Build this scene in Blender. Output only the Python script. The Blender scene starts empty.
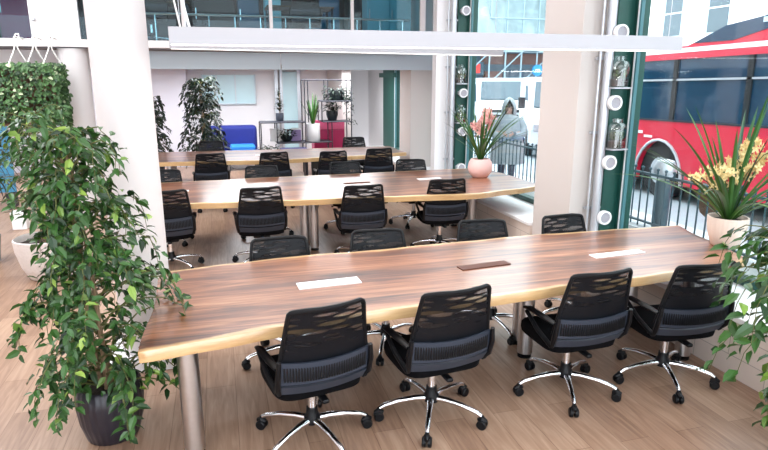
import bpy, bmesh, math, random
from mathutils import Vector, Matrix
random.seed(7)
sc = bpy.context.scene
COL = sc.collection
PI = math.pi
R = math.radians

# ------------------------------------------------------------------ materials
def nodes_of(name):
    m = bpy.data.materials.new(name); m.use_nodes = True
    nt = m.node_tree
    return m, nt, nt.nodes['Principled BSDF']

def srgb(r, g, b):
    f = lambda c: (c/255/12.92) if c/255 <= .04045 else ((c/255+.055)/1.055)**2.4
    return (f(r), f(g), f(b), 1)

def mat(name, col, rough=.6, metal=0, noise=.06, nscale=12, spec=.5, coat=0, emit=None, es=0, bump=0, bscale=60):
    m, nt, b = nodes_of(name)
    b.inputs['Roughness'].default_value = rough
    b.inputs['Metallic'].default_value = metal
    b.inputs['Specular IOR Level'].default_value = spec
    b.inputs['Coat Weight'].default_value = coat
    tc = nt.nodes.new('ShaderNodeTexCoord')
    if noise:
        n = nt.nodes.new('ShaderNodeTexNoise'); n.inputs['Scale'].default_value = nscale
        n.inputs['Detail'].default_value = 4
        nt.links.new(tc.outputs['Object'], n.inputs['Vector'])
        hs = nt.nodes.new('ShaderNodeMapRange')
        hs.inputs['To Min'].default_value = 1-noise; hs.inputs['To Max'].default_value = 1+noise
        nt.links.new(n.outputs['Fac'], hs.inputs['Value'])
        mx = nt.nodes.new('ShaderNodeVectorMath'); mx.operation = 'SCALE'
        mx.inputs[0].default_value = col[:3]
        nt.links.new(hs.outputs['Result'], mx.inputs['Scale'])
        nt.links.new(mx.outputs[0], b.inputs['Base Color'])
    else:
        b.inputs['Base Color'].default_value = col
    if bump:
        n2 = nt.nodes.new('ShaderNodeTexNoise'); n2.inputs['Scale'].default_value = bscale
        nt.links.new(tc.outputs['Object'], n2.inputs['Vector'])
        bp = nt.nodes.new('ShaderNodeBump'); bp.inputs['Strength'].default_value = bump
        bp.inputs['Distance'].default_value = .01
        nt.links.new(n2.outputs['Fac'], bp.inputs['Height'])
        nt.links.new(bp.outputs['Normal'], b.inputs['Normal'])
    if emit:
        b.inputs['Emission Color'].default_value = emit
        b.inputs['Emission Strength'].default_value = es
    return m

def ramp(nt, stops):
    r = nt.nodes.new('ShaderNodeValToRGB')
    e = r.color_ramp.elements
    e[0].position, e[0].color = stops[0]
    e[1].position, e[1].color = stops[-1]
    for p, c in stops[1:-1]:
        x = e.new(p); x.color = c
    return r

def floor_mat():
    m, nt, b = nodes_of('floor planks')
    tc = nt.nodes.new('ShaderNodeTexCoord')
    mp = nt.nodes.new('ShaderNodeMapping'); mp.inputs['Rotation'].default_value = (0, 0, R(90))
    nt.links.new(tc.outputs['Object'], mp.inputs['Vector'])
    br = nt.nodes.new('ShaderNodeTexBrick')
    br.inputs['Scale'].default_value = 1
    br.inputs['Brick Width'].default_value = 1.25
    br.inputs['Row Height'].default_value = .19
    br.inputs['Mortar Size'].default_value = .0018
    br.inputs['Color1'].default_value = (0, 0, 0, 1); br.inputs['Color2'].default_value = (1, 1, 1, 1)
    br.inputs['Mortar'].default_value = (.3, .3, .3, 1)
    br.offset = .37
    nt.links.new(mp.outputs[0], br.inputs['Vector'])
    mp2 = nt.nodes.new('ShaderNodeMapping'); mp2.inputs['Scale'].default_value = (14, 1.1, 1)
    nt.links.new(tc.outputs['Object'], mp2.inputs['Vector'])
    n = nt.nodes.new('ShaderNodeTexNoise'); n.inputs['Scale'].default_value = 2.2; n.inputs['Detail'].default_value = 8
    n.inputs['Distortion'].default_value = 1.2
    nt.links.new(mp2.outputs[0], n.inputs['Vector'])
    ad = nt.nodes.new('ShaderNodeMath'); ad.operation = 'MULTIPLY_ADD'
    ad.inputs[1].default_value = .24; 
    nt.links.new(br.outputs['Color'], ad.inputs[0]); 
    sb = nt.nodes.new('ShaderNodeMath'); sb.operation = 'MULTIPLY'; sb.inputs[1].default_value = .75
    nt.links.new(n.outputs['Fac'], sb.inputs[0]); nt.links.new(sb.outputs[0], ad.inputs[2])
    rp = ramp(nt, [(.2, srgb(126, 96, 78)), (.5, srgb(162, 130, 108)), (.85, srgb(192, 163, 140))])
    nt.links.new(ad.outputs[0], rp.inputs['Fac'])
    mm = nt.nodes.new('ShaderNodeMixRGB'); mm.blend_type = 'MULTIPLY'; 
    mm.inputs['Color2'].default_value = (.62, .56, .52, 1)
    nt.links.new(br.outputs['Fac'], mm.inputs['Fac'])
    nt.links.new(rp.outputs['Color'], mm.inputs['Color1'])
    nt.links.new(mm.outputs['Color'], b.inputs['Base Color'])
    b.inputs['Roughness'].default_value = .36
    b.inputs['Specular IOR Level'].default_value = .5
    return m

def table_mat():
    m, nt, b = nodes_of('walnut slab with pale live edge')
    tc = nt.nodes.new('ShaderNodeTexCoord')
    mp = nt.nodes.new('ShaderNodeMapping'); mp.inputs['Scale'].default_value = (.55, 5.5, 5.5)
    mp.inputs['Rotation'].default_value = (0, 0, R(-4))
    nt.links.new(tc.outputs['Object'], mp.inputs['Vector'])
    n = nt.nodes.new('ShaderNodeTexNoise'); n.inputs['Scale'].default_value = 1.5; n.inputs['Detail'].default_value = 6
    n.inputs['Distortion'].default_value = .8; n.inputs['Roughness'].default_value = .6
    nt.links.new(mp.outputs[0], n.inputs['Vector'])
    mpf = nt.nodes.new('ShaderNodeMapping'); mpf.inputs['Scale'].default_value = (1.2, 34, 34)
    nt.links.new(tc.outputs['Object'], mpf.inputs['Vector'])
    nf = nt.nodes.new('ShaderNodeTexNoise'); nf.inputs['Scale'].default_value = 2; nf.inputs['Detail'].default_value = 6
    nt.links.new(mpf.outputs[0], nf.inputs['Vector'])
    ad = nt.nodes.new('ShaderNodeMath'); ad.operation = 'MULTIPLY_ADD'; ad.inputs[1].default_value = .28
    s2 = nt.nodes.new('ShaderNodeMath'); s2.operation = 'MULTIPLY'; s2.inputs[1].default_value = .74
    nt.links.new(n.outputs['Fac'], s2.inputs[0])
    nt.links.new(nf.outputs['Fac'], ad.inputs[0]); nt.links.new(s2.outputs[0], ad.inputs[2])
    heart = ramp(nt, [(.36, srgb(66, 34, 20)), (.45, srgb(108, 62, 40)), (.53, srgb(142, 88, 58)), (.66, srgb(182, 128, 92))])
    nt.links.new(ad.outputs[0], heart.inputs['Fac'])
    sap = ramp(nt, [(.3, srgb(178, 136, 88)), (.7, srgb(222, 188, 138))])
    nt.links.new(ad.outputs[0], sap.inputs['Fac'])
    at = nt.nodes.new('ShaderNodeAttribute'); at.attribute_name = 'edge'
    nn = nt.nodes.new('ShaderNodeTexNoise'); nn.inputs['Scale'].default_value = 3.0; nn.inputs['Detail'].default_value = 5
    nt.links.new(tc.outputs['Object'], nn.inputs['Vector'])
    ml = nt.nodes.new('ShaderNodeMath'); ml.operation = 'MULTIPLY_ADD'; ml.inputs[1].default_value = .11; ml.inputs[2].default_value = -.045
    nt.links.new(nn.outputs['Fac'], ml.inputs[0])
    sbm = nt.nodes.new('ShaderNodeMath'); sbm.operation = 'SUBTRACT'
    nt.links.new(at.outputs['Fac'], sbm.inputs[0]); nt.links.new(ml.outputs[0], sbm.inputs[1])
    mr = nt.nodes.new('ShaderNodeMapRange'); mr.inputs['From Min'].default_value = .008; mr.inputs['From Max'].default_value = .03
    nt.links.new(sbm.outputs[0], mr.inputs['Value'])
    mx = nt.nodes.new('ShaderNodeMixRGB')
    nt.links.new(mr.outputs['Result'], mx.inputs['Fac'])
    nt.links.new(sap.outputs['Color'], mx.inputs['Color1']); nt.links.new(heart.outputs['Color'], mx.inputs['Color2'])
    nt.links.new(mx.outputs['Color'], b.inputs['Base Color'])
    b.inputs['Roughness'].default_value = .38
    b.inputs['Coat Weight'].default_value = 1
    b.inputs['Coat IOR'].default_value = 1.75
    b.inputs['Coat Roughness'].default_value = .22
    return m

def glass_mat(name, tint=(.93, .98, .98), refl=.12, rough=.0):
    m = bpy.data.materials.new(name); m.use_nodes = True
    nt = m.node_tree; nt.nodes.clear()
    out = nt.nodes.new('ShaderNodeOutputMaterial')
    tr = nt.nodes.new('ShaderNodeBsdfTransparent'); tr.inputs['Color'].default_value = (*tint, 1)
    gl = nt.nodes.new('ShaderNodeBsdfGlossy'); gl.inputs['Roughness'].default_value = rough
    lw = nt.nodes.new('ShaderNodeLayerWeight')
    pw = nt.nodes.new('ShaderNodeMath'); pw.operation = 'POWER'; pw.inputs[1].default_value = 4.5
    nt.links.new(lw.outputs['Facing'], pw.inputs[0])
    ml = nt.nodes.new('ShaderNodeMath'); ml.operation = 'MULTIPLY_ADD'; ml.inputs[1].default_value = .55; ml.inputs[2].default_value = refl*.2
    nt.links.new(pw.outputs[0], ml.inputs[0])
    mx = nt.nodes.new('ShaderNodeMixShader')
    nt.links.new(ml.outputs[0], mx.inputs[0]); nt.links.new(tr.outputs[0], mx.inputs[1]); nt.links.new(gl.outputs[0], mx.inputs[2])
    nt.links.new(mx.outputs[0], out.inputs['Surface'])
    return m

def mesh_fabric():
    """chair mesh: dark knit with an inner pattern of slanted openings near the top"""
    m = bpy.data.materials.new('chair mesh'); m.use_nodes = True
    nt = m.node_tree; b = nt.nodes['Principled BSDF']; out = nt.nodes['Material Output']
    b.inputs['Base Color'].default_value = srgb(8, 11, 18); b.inputs['Roughness'].default_value = .5
    b.inputs['Specular IOR Level'].default_value = .25
    tc = nt.nodes.new('ShaderNodeTexCoord')
    mp = nt.nodes.new('ShaderNodeMapping'); mp.inputs['Rotation'].default_value = (0, R(24), 0); mp.inputs['Scale'].default_value = (5.5, 0, 34)
    nt.links.new(tc.outputs['Object'], mp.inputs['Vector'])
    v = nt.nodes.new('ShaderNodeTexVoronoi'); v.inputs['Scale'].default_value = 1.0; v.inputs['Randomness'].default_value = .45
    nt.links.new(mp.outputs[0], v.inputs['Vector'])
    blob = nt.nodes.new('ShaderNodeMapRange'); blob.inputs['From Min'].default_value = .50; blob.inputs['From Max'].default_value = .36
    nt.links.new(v.outputs['Distance'], blob.inputs['Value'])
    sp = nt.nodes.new('ShaderNodeSeparateXYZ'); nt.links.new(tc.outputs['Object'], sp.inputs[0])
    up = nt.nodes.new('ShaderNodeMapRange'); up.inputs['From Min'].default_value = .66; up.inputs['From Max'].default_value = .80
    nt.links.new(sp.outputs['Z'], up.inputs['Value'])
    mu = nt.nodes.new('ShaderNodeMath'); mu.operation = 'MULTIPLY'
    nt.links.new(blob.outputs[0], mu.inputs[0]); nt.links.new(up.outputs[0], mu.inputs[1])
    fa = nt.nodes.new('ShaderNodeMath'); fa.operation = 'MULTIPLY_ADD'; fa.inputs[1].default_value = .48; fa.inputs[2].default_value = .03
    nt.links.new(mu.outputs[0], fa.inputs[0])
    tr = nt.nodes.new('ShaderNodeBsdfTransparent')
    mx = nt.nodes.new('ShaderNodeMixShader')
    nt.links.new(fa.outputs[0], mx.inputs[0]); nt.links.new(b.outputs[0], mx.inputs[1]); nt.links.new(tr.outputs[0], mx.inputs[2])
    nt.links.new(mx.outputs[0], out.inputs['Surface'])
    return m

def leaf_mat(name, dark, mid, light, rough=.35):
    m, nt, b = nodes_of(name)
    g = nt.nodes.new('ShaderNodeNewGeometry')
    rp = ramp(nt, [(0, dark), (.55, mid), (.9, mid), (1, light)])
    nt.links.new(g.outputs['Random Per Island'], rp.inputs['Fac'])
    nt.links.new(rp.outputs['Color'], b.inputs['Base Color'])
    b.inputs['Roughness'].default_value = rough
    b.inputs['Specular IOR Level'].default_value = .45
    b.inputs['Subsurface Weight'].default_value = 0
    return m

def wall_board_mat():
    m, nt, b = nodes_of('whitewashed boards')
    tc = nt.nodes.new('ShaderNodeTexCoord')
    mp = nt.nodes.new('ShaderNodeMapping'); mp.inputs['Rotation'].default_value = (R(90), 0, R(90))
    nt.links.new(tc.outputs['Object'], mp.inputs['Vector'])
    br = nt.nodes.new('ShaderNodeTexBrick'); br.inputs['Scale'].default_value = 1
    br.inputs['Brick Width'].default_value = .6; br.inputs['Row Height'].default_value = .15; br.inputs['Mortar Size'].default_value = .003
    br.inputs['Color1'].default_value = srgb(214, 200, 190); br.inputs['Color2'].default_value = srgb(226, 214, 205)
    br.inputs['Mortar'].default_value = srgb(170, 158, 150)
    sx = nt.nodes.new('ShaderNodeSeparateXYZ'); cx = nt.nodes.new('ShaderNodeCombineXYZ')
    nt.links.new(tc.outputs['Object'], sx.inputs[0])
    nt.links.new(sx.outputs['Y'], cx.inputs['X']); nt.links.new(sx.outputs['Z'], cx.inputs['Y'])
    nt.links.new(cx.outputs[0], br.inputs['Vector'])
    nt.links.new(br.outputs['Color'], b.inputs['Base Color'])
    b.inputs['Roughness'].default_value = .5
    return m

M = {}
M['floor'] = floor_mat()
M['table'] = table_mat()
M['wall'] = mat('white wall paint', srgb(232, 230, 232), .75, noise=.02, nscale=2)
M['wall_mauve'] = mat('pale grey wall paint', srgb(214, 212, 222), .75, noise=.02, nscale=2)
M['column'] = mat('cream column paint', srgb(214, 210, 210), .6, noise=.015, nscale=2)
M['beige'] = mat('warm beige pillar paint', srgb(200, 192, 188), .7, noise=.02, nscale=3)
M['fascia'] = mat('pale grey blue panel', srgb(200, 212, 220), .35, noise=.02, nscale=1)
M['ceiling'] = mat('ceiling paint', srgb(235, 233, 236), .8, noise=.01)
M['boards'] = wall_board_mat()
M['green'] = mat('dark green window frame', srgb(22, 74, 66), .45, noise=.05)
M['greenlt'] = mat('teal green frame face', srgb(70, 120, 128), .4, noise=.05)
M['black'] = mat('black plastic', srgb(10, 11, 15), .45, noise=.05, spec=.25)
M['slate'] = mat('charcoal ribbed plastic', srgb(48, 55, 68), .5, noise=.05, spec=.35)
M['fabric'] = mat('black seat fabric', srgb(8, 8, 11), .95, spec=.1, noise=.15, nscale=80, bump=.2, bscale=400)
M['mesh'] = mesh_fabric()
M['chrome'] = mat('polished chrome', (.82, .83, .86, 1), .12, 1, noise=.02)
M['steel'] = mat('brushed steel', (.62, .61, .62, 1), .28, 1, noise=.08, nscale=30)
M['galv'] = mat('galvanised grey', srgb(196, 200, 206), .38, .6, noise=.08, nscale=20)
M['white'] = mat('white plastic', srgb(238, 238, 240), .4, noise=.01)
M['grille'] = mat('grey perforated grille', srgb(160, 158, 166), .5, noise=.25, nscale=160)
M['glass'] = glass_mat('window glass')
M['glass_mezz'] = glass_mat('balcony glass', (.72, .88, .92), .12)
M['glass_jar'] = glass_mat('jar glass', (.92, .97, .96), .8)
M['pendant'] = mat('light grey pendant housing', srgb(176, 175, 180), .45, noise=.01)
M['diffuser'] = mat('lit diffuser', (1, 1, 1, 1), .5, noise=0, emit=(1, .98, .95, 1), es=1.1)
M['pot_black'] = mat('ribbed black planter', srgb(34, 32, 42), .35, noise=.1)
M['pot_white'] = mat('whitewashed woven planter', srgb(216, 208, 204), .8, noise=.12, nscale=40, bump=.6, bscale=60)
M['pot_pink'] = mat('pale pink ceramic', srgb(228, 190, 184), .55, noise=.04)
M['pot_cream'] = mat('cream ribbed ceramic', srgb(232, 214, 200), .55, noise=.03)
M['pot_grey'] = mat('dark grey ceramic', srgb(62, 68, 80), .5, noise=.05)
M['pot_dark'] = mat('black glazed ceramic', srgb(26, 34, 36), .3, noise=.05)
M['soil'] = mat('potting soil', srgb(48, 36, 30), .95, noise=.3, nscale=60, bump=.8)
M['bark'] = mat('grey brown bark', srgb(134, 112, 86), .85, noise=.25, nscale=30, bump=.5)
M['twig'] = mat('green brown twig', srgb(96, 100, 56), .8, noise=.2)
M['ficus'] = leaf_mat('ficus leaf', srgb(18, 44, 20), srgb(54, 94, 40), srgb(140, 168, 74))
M['ficus_near'] = leaf_mat('fresh ficus leaf', srgb(20, 50, 20), srgb(50, 94, 34), srgb(132, 168, 66))
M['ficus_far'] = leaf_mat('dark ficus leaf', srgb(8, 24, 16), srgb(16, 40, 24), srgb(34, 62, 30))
M['ivy'] = leaf_mat('variegated ivy leaf', srgb(26, 50, 30), srgb(70, 104, 56), srgb(186, 196, 160), .5)
M['strap'] = leaf_mat('strap leaf', srgb(24, 56, 24), srgb(56, 100, 38), srgb(128, 158, 74))
M['dracaena'] = leaf_mat('dark dracaena leaf', srgb(18, 26, 28), srgb(34, 44, 38), srgb(70, 70, 50))
M['flower_y'] = leaf_mat('pale yellow petal', srgb(206, 176, 112), srgb(236, 216, 160), srgb(190, 120, 90), .6)
M['flower_p'] = leaf_mat('pink petal', srgb(206, 130, 130), srgb(232, 186, 176), srgb(240, 220, 200), .6)
M['rope'] = mat('white cotton rope', srgb(232, 230, 226), .9, noise=.1, nscale=80)
M['planter_wood'] = mat('brown planter board', srgb(96, 66, 46), .7, noise=.2)
M['blue_sofa'] = mat('royal blue velvet', srgb(18, 32, 112), .8, noise=.08)
M['blue_seat'] = mat('bright blue cushion', srgb(36, 122, 210), .8, noise=.06)
M['teal_board'] = mat('teal blue panel', srgb(70, 142, 180), .6, noise=.08)
M['magenta'] = mat('magenta lacquer', srgb(168, 24, 84), .4, noise=.05)
M['pinkdoor'] = mat('pink speckled panel', srgb(214, 90, 130), .6, noise=.25, nscale=70)
M['purple'] = mat('lilac box', srgb(150, 130, 176), .6)
M['navy'] = mat('navy upholstery', srgb(30, 34, 84), .8)
M['darkmetal'] = mat('dark metal frame', srgb(44, 44, 54), .5, .3)
M['slot'] = mat('dark brown cable slot', srgb(82, 44, 30), .6, noise=.1)
M['red'] = mat('bus red paint', srgb(214, 34, 62), .3, noise=.02, coat=.4)
M['busglass'] = mat('dark bus glass', srgb(26, 58, 82), .08, noise=.2, nscale=1.5, coat=.5)
M['buswhite'] = mat('white trim', srgb(240, 240, 240), .5, noise=.01)
M['tyre'] = mat('black rubber', srgb(28, 30, 34), .8)
M['van'] = mat('white van paint', srgb(232, 238, 242), .35, noise=.01, coat=.3)
M['render'] = mat('white stucco', srgb(244, 240, 236), .8, noise=.02, nscale=3)
M['paneblue'] = mat('pale blue window panes', srgb(84, 98, 106), .1, noise=.15, nscale=2)
M['sheeting'] = mat('pale scaffold sheeting', srgb(150, 168, 172), .6, noise=.35, nscale=1.8, bump=1, bscale=4)
M['scaff'] = mat('grey scaffold tube', srgb(150, 170, 180), .4, .5)
M['shop'] = mat('grey blue shop front', srgb(86, 110, 126), .6, noise=.2, nscale=2)
M['brick'] = mat('brown brick', srgb(120, 84, 76), .8, noise=.15, nscale=20)
M['signred'] = mat('red sign', srgb(236, 60, 60), .5, noise=.05, emit=(1, .15, .12, 1), es=.5)
M['signblue'] = mat('blue sign', srgb(20, 130, 200), .4, noise=.02)
M['asphalt'] = mat('pale grey asphalt', srgb(172, 180, 186), .8, noise=.08, nscale=6)
M['paving'] = mat('light paving stone', srgb(206, 210, 212), .75, noise=.06, nscale=5)
M['rail'] = mat('dark teal railing paint', srgb(58, 84, 94), .45, noise=.06)
M['basket'] = mat('woven brown basket', srgb(112, 84, 66), .8, noise=.35, nscale=40, bump=.6, bscale=80)
M['raincoat'] = mat('pale grey raincoat', srgb(150, 160, 165), .45, noise=.12, nscale=14, bump=.5, bscale=18)
M['skin'] = mat('skin', srgb(196, 158, 142), .55, noise=.04)
M['trouser'] = mat('dark blue trousers', srgb(50, 62, 82), .85, noise=.1)
M['hair'] = mat('dark hair', srgb(44, 34, 30), .7)
M['dark_room'] = mat('dark brown wall', srgb(70, 60, 62), .7, noise=.3, nscale=1.2)
M['mezz_floor'] = mat('grey upper floor', srgb(120, 120, 126), .7)
M['screen'] = mat('dark monitor glass', srgb(22, 30, 40), .15)
M['cyan_panel'] = mat('pale cyan board', srgb(140, 196, 212), .5, noise=.15, nscale=2)
M['blue_cab'] = mat('deep blue cabinet', srgb(28, 84, 118), .4, noise=.3, nscale=2)
M['frost'] = mat('frosted pale blue glass', srgb(190, 220, 226), .25, noise=.08, nscale=3)

# ------------------------------------------------------------------ mesh builder
class MB:
    def __init__(s): s.v = []; s.f = []; s.attr = None
    def add(s, vs, fs):
        o = len(s.v); s.v += [tuple(v) for v in vs]; s.f += [tuple(i+o for i in f) for f in fs]; return s
    def box(s, c, d, rz=0, M4=None):
        vs = [Vector((x*d[0]/2, y*d[1]/2, z*d[2]/2)) for x in (-1, 1) for y in (-1, 1) for z in (-1, 1)]
        if M4 is None: M4 = Matrix.Translation(c) @ Matrix.Rotation(rz, 4, 'Z')
        vs = [M4 @ v for v in vs]
        return s.add(vs, [(0, 1, 3, 2), (4, 6, 7, 5), (0, 4, 5, 1), (2, 3, 7, 6), (0, 2, 6, 4), (1, 5, 7, 3)])
    def b(s, x0, x1, y0, y1, z0, z1):
        return s.box(((x0+x1)/2, (y0+y1)/2, (z0+z1)/2), (abs(x1-x0), abs(y1-y0), abs(z1-z0)))
    def tube(s, pts, r, n=10, cap=True, flat=1.0):
        pts = [Vector(p) for p in pts]
        rr = r if isinstance(r, (list, tuple)) else [r]*len(pts)
        rings = []
        up = Vector((0, 0, 1))
        d0 = (pts[1]-pts[0]).normalized()
        if abs(d0.z) > .95: up = Vector((0, 1, 0))
        for i, p in enumerate(pts):
            if i == 0: d = pts[1]-pts[0]
            elif i == len(pts)-1: d = pts[-1]-pts[-2]
            else: d = (pts[i+1]-pts[i]).normalized()+(pts[i]-pts[i-1]).normalized()
            d.normalize()
            a = up.cross(d)
            if a.length < 1e-4: a = Vector((1, 0, 0)).cross(d)
            a.normalize(); c = d.cross(a).normalized()
            rings.append([p+a*math.cos(t)*rr[i]+c*math.sin(t)*rr[i]*flat for t in [2*PI*k/n for k in range(n)]])
            up = c
        vs = [v for rg in rings for v in rg]; fs = []
        for i in range(len(rings)-1):
            for k in range(n):
                a = i*n+k; b_ = i*n+(k+1) % n
                fs.append((a, b_, b_+n, a+n))
        if cap:
            fs.append(tuple(reversed(range(n)))); fs.append(tuple((len(rings)-1)*n+k for k in range(n)))
        return s.add(vs, fs)
    def cyl(s, p0, p1, r, n=20): return s.tube([p0, p1], r, n)
    def lathe(s, prof, c=(0, 0, 0), n=32, rib=0, ribn=0, cap_bottom=True, cap_top=False):
        vs = []; fs = []
        for (r, z) in prof:
            for k in range(n):
                t = 2*PI*k/n
                q = r*(1+rib*abs(math.cos(t*ribn/2))) if rib else r
                vs.append((c[0]+q*math.cos(t), c[1]+q*math.sin(t), c[2]+z))
        for i in range(len(prof)-1):
            for k in range(n):
                a = i*n+k; b_ = i*n+(k+1) % n
                fs.append((a, b_, b_+n, a+n))
        if cap_bottom: fs.append(tuple(reversed(range(n))))
        if cap_top: fs.append(tuple((len(prof)-1)*n+k for k in range(n)))
        return s.add(vs, fs)
    def ball(s, c, r, n=10, m=6):
        rx, ry, rz = r if isinstance(r, tuple) else (r, r, r)
        vs = []; fs = []
        for i in range(m+1):
            ph = PI*i/m
            for k in range(n):
                t = 2*PI*k/n
                vs.append((c[0]+rx*math.sin(ph)*math.cos(t), c[1]+ry*math.sin(ph)*math.sin(t), c[2]-rz*math.cos(ph)))
        for i in range(m):
            for k in range(n):
                a = i*n+k; b_ = i*n+(k+1) % n
                fs.append((a, b_, b_+n, a+n))
        return s.add(vs, fs)
    def prism(s, poly, z0, z1):
        n = len(poly)
        return s.add([(x, y, z0) for x, y in poly]+[(x, y, z1) for x, y in poly],
                     [tuple(reversed(range(n))), tuple(range(n, 2*n))]+[(i, (i+1) % n, (i+1) % n+n, i+n) for i in range(n)])
    def xprism(s, poly, x0, x1):      # poly of (y, z) extruded along x
        n = len(poly)
        return s.add([(x0, y, z) for y, z in poly]+[(x1, y, z) for y, z in poly],
                     [tuple(range(n)), tuple(reversed(range(n, 2*n)))]+[(i, i+n, (i+1) % n+n, (i+1) % n) for i in range(n)])
    def build(s, name, m, parent=None, smooth=False, bevel=0, loc=None, angle=40):
        me = bpy.data.meshes.new(name); me.from_pydata(s.v, [], s.f); me.update()
        bm = bmesh.new(); bm.from_mesh(me)
        bmesh.ops.recalc_face_normals(bm, faces=bm.faces) if not getattr(s, 'norecalc', False) else None
        bm.to_mesh(me); bm.free()
        me.materials.append(m)
        if smooth:
            for p in me.polygons: p.use_smooth = True
            try: me.set_sharp_from_angle(angle=R(angle))
            except Exception: pass
        o = bpy.data.objects.new(name, me); COL.objects.link(o)
        if parent: o.parent = parent
        if loc: o.location = loc
        if bevel:
            md = o.modifiers.new('bevel', 'BEVEL'); md.width = bevel; md.segments = 3; md.limit_method = 'ANGLE'
            for p in me.polygons: p.use_smooth = True
            try: me.set_sharp_from_angle(angle=R(60))
            except Exception: pass
        return o

def thing(name, label, cat, loc=(0, 0, 0), rz=0, group=None):
    o = bpy.data.objects.new(name, None); COL.objects.link(o)
    o.location = loc; o.rotation_euler = (0, 0, rz); o.empty_display_size = .1
    o['label'] = label; o['category'] = cat
    if group: o['group'] = group
    return o
def tag(o, label, cat, group=None, kind=None):
    o['label'] = label; o['category'] = cat
    if group: o['group'] = group
    if kind: o['kind'] = kind
    return o
def struct(name, mb, m, **k):
    o = mb.build(name, m, **k)
    o['kind'] = 'structure'
    return o
def sgroup(name):
    o = bpy.data.objects.new(name, None); COL.objects.link(o); o['kind'] = 'structure'; return o
def dup(o, parent=None):
    c = o.copy(); COL.objects.link(c)
    if parent: c.parent = parent
    for ch in list(o.children): dup(ch, c)
    return c
def interp(pts, x):
    if x <= pts[0][0]: return pts[0][1]
    for (x0, y0), (x1, y1) in zip(pts, pts[1:]):
        if x <= x1:
            t = (x-x0)/(x1-x0); t = t*t*(3-2*t)*.5+t*.5
            return y0+(y1-y0)*t
    return pts[-1][1]

# ------------------------------------------------------------------ setting
XW = 3.35      # room face of the pillars
XG = 3.92      # glass plane
struct('floor', MB().b(-6.5, 3.6, -3.0, 15.7, -.12, 0), M['floor'])
struct('wall_back', MB().b(-6.5, 4.2, 15.5, 15.7, 0, 2.35), M['wall'])
struct('wall_left', MB().b(-6.7, -6.5, -3.0, 15.7, 0, 4.1), M['wall'])
struct('ceiling', MB().b(-6.7, 4.3, -3.0, 15.7, 4.0, 4.15), M['ceiling'])
# projecting return wall of the back area and dividing pier
struct('wall_alcove', MB().b(-6.4, -.66, 14.7, 15.5, 0, 2.27), M['wall_mauve'])
struct('wall_pier', MB().b(2.78, 2.98, 13.6, 15.5, 0, 2.27), M['beige'])
# pillars
struct('wall_near_pillar', MB().b(XW, 4.0, 5.10, 5.80, 0, 4.0), M['beige'], bevel=.006)
struct('wall_middle_pillar', MB().b(XW, 4.0, 9.02, 9.20, 0, 4.0), M['wall'], bevel=.006)
struct('wall_far_pillar', MB().b(XW, 4.0, 10.30, 10.96, 0, 2.27), M['beige'], bevel=.006)
struct('wall_right_end', MB().b(XG-.05, 4.2, 14.0, 15.5, 0, 2.3), M['wall'])
struct('wall_right_upper', MB().b(XG-.05, 4.2, 9.5, 15.5, 2.25, 4.0), M['wall'])
# low plinth under the windows with white sill
for i, (y0, y1) in enumerate([(-3, 5.10), (5.80, 9.02), (9.2, 10.3), (10.96, 14.0)]):
    struct('wall_plinth', MB().b(XW-.03, 4.05, y0, y1, 0, .40), M['boards'])
    struct('trim_%d' % (i+1), MB().b(XW-.05, 4.05, y0+.002, y1-.002, .40, .44), M['white'], bevel=.006)
# windows: dark green frames and glass
def window(n, y0, y1, z0=.44, z1=4.0, jf=.12, jn=.12, mull=()):
    w = sgroup('window_%d' % n)
    f = MB()
    f.b(XG-.06, XG+.06, y1-jf, y1-.001, z0, z1)
    f.b(XG-.10, XG+.06, y0+.001, y0+jn, z0, z1)
    f.b(XG-.06, XG+.04, y0+jn, y1-jf, z0, z0+.06)
    if n < 3: f.b(3.68, XG+.06, y1-.055, y1-.001, z0, z1)
    for q in mull: f.b(XG-.06, XG+.04, q-.04, q+.04, z0, z1)
    o = f.build('window_frame', M['green'], w, bevel=.004)
    e = MB().b(XG-.065, XG-.03, y1-jf-.035, y1-jf+.0, z0, z1)
    e.build('window_bead', M['greenlt'], w, bevel=.003)
    w1 = MB().b(XG-.072, XG-.062, y1-jf-.012, y1-jf+.004, z0, z1)
    w1.build('window_seal', M['white'], w)
    g = MB().b(XG-.006, XG+.006, y0+jn-.01, y1-jf+.01, z0+.02, z1)
    g.build('window_pane', M['glass'], w)
    for ch in w.children: ch['kind'] = 'structure'
window(1, -3, 5.10, jn=.1, mull=())
window(2, 5.80, 9.02)
window(3, 9.2, 10.3, z1=2.25, jf=.1)
window(4, 10.96, 14.0, z1=2.25, jf=1.0, jn=.9)
# round columns
def column(x, y, r, h, z0=0):
    return struct('column', MB().lathe([(r, z0), (r, h)], (x, y, 0), 64, cap_top=True), M['column'], smooth=True)
column(-.598, 4.36, .182, 4.0)
struct('trim_5', MB().b(-.85, -.33, 4.10, 4.62, 0, .09), M['white'], bevel=.005)
column(-1.97, 9.78, .2, 2.44)
# mezzanine: floor edge, soffit panel
MY = 9.6
struct('trim_mezzanine_edge', MB().b(-6.5, XW+.0, MY-.05, MY+.05, 2.455, 2.56), M['column'], bevel=.004)
struct('floor_mezzanine', MB().b(-6.5, XW, MY+.05, 15.5, 2.44, 2.55), M['mezz_floor'])
soff = sgroup('wall_soffit')
MB().b(-1.7, 1.06, 10.26, 10.3, 2.17, 2.44).build('soffit_panel', M['fascia'], soff)['kind'] = 'structure'
MB().b(1.075, 3.86, 10.26, 10.3, 2.17, 2.44).build('soffit_panel', M['fascia'], soff)['kind'] = 'structure'
MB().b(-6.5, -1.715, 10.26, 10.3, 2.17, 2.44).build('soffit_panel', M['wall'], soff)['kind'] = 'structure'
struct('ceiling_low', MB().b(-6.5, 4.0, 10.28, 15.5, 2.25, 2.43), M['ceiling'])
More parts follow.
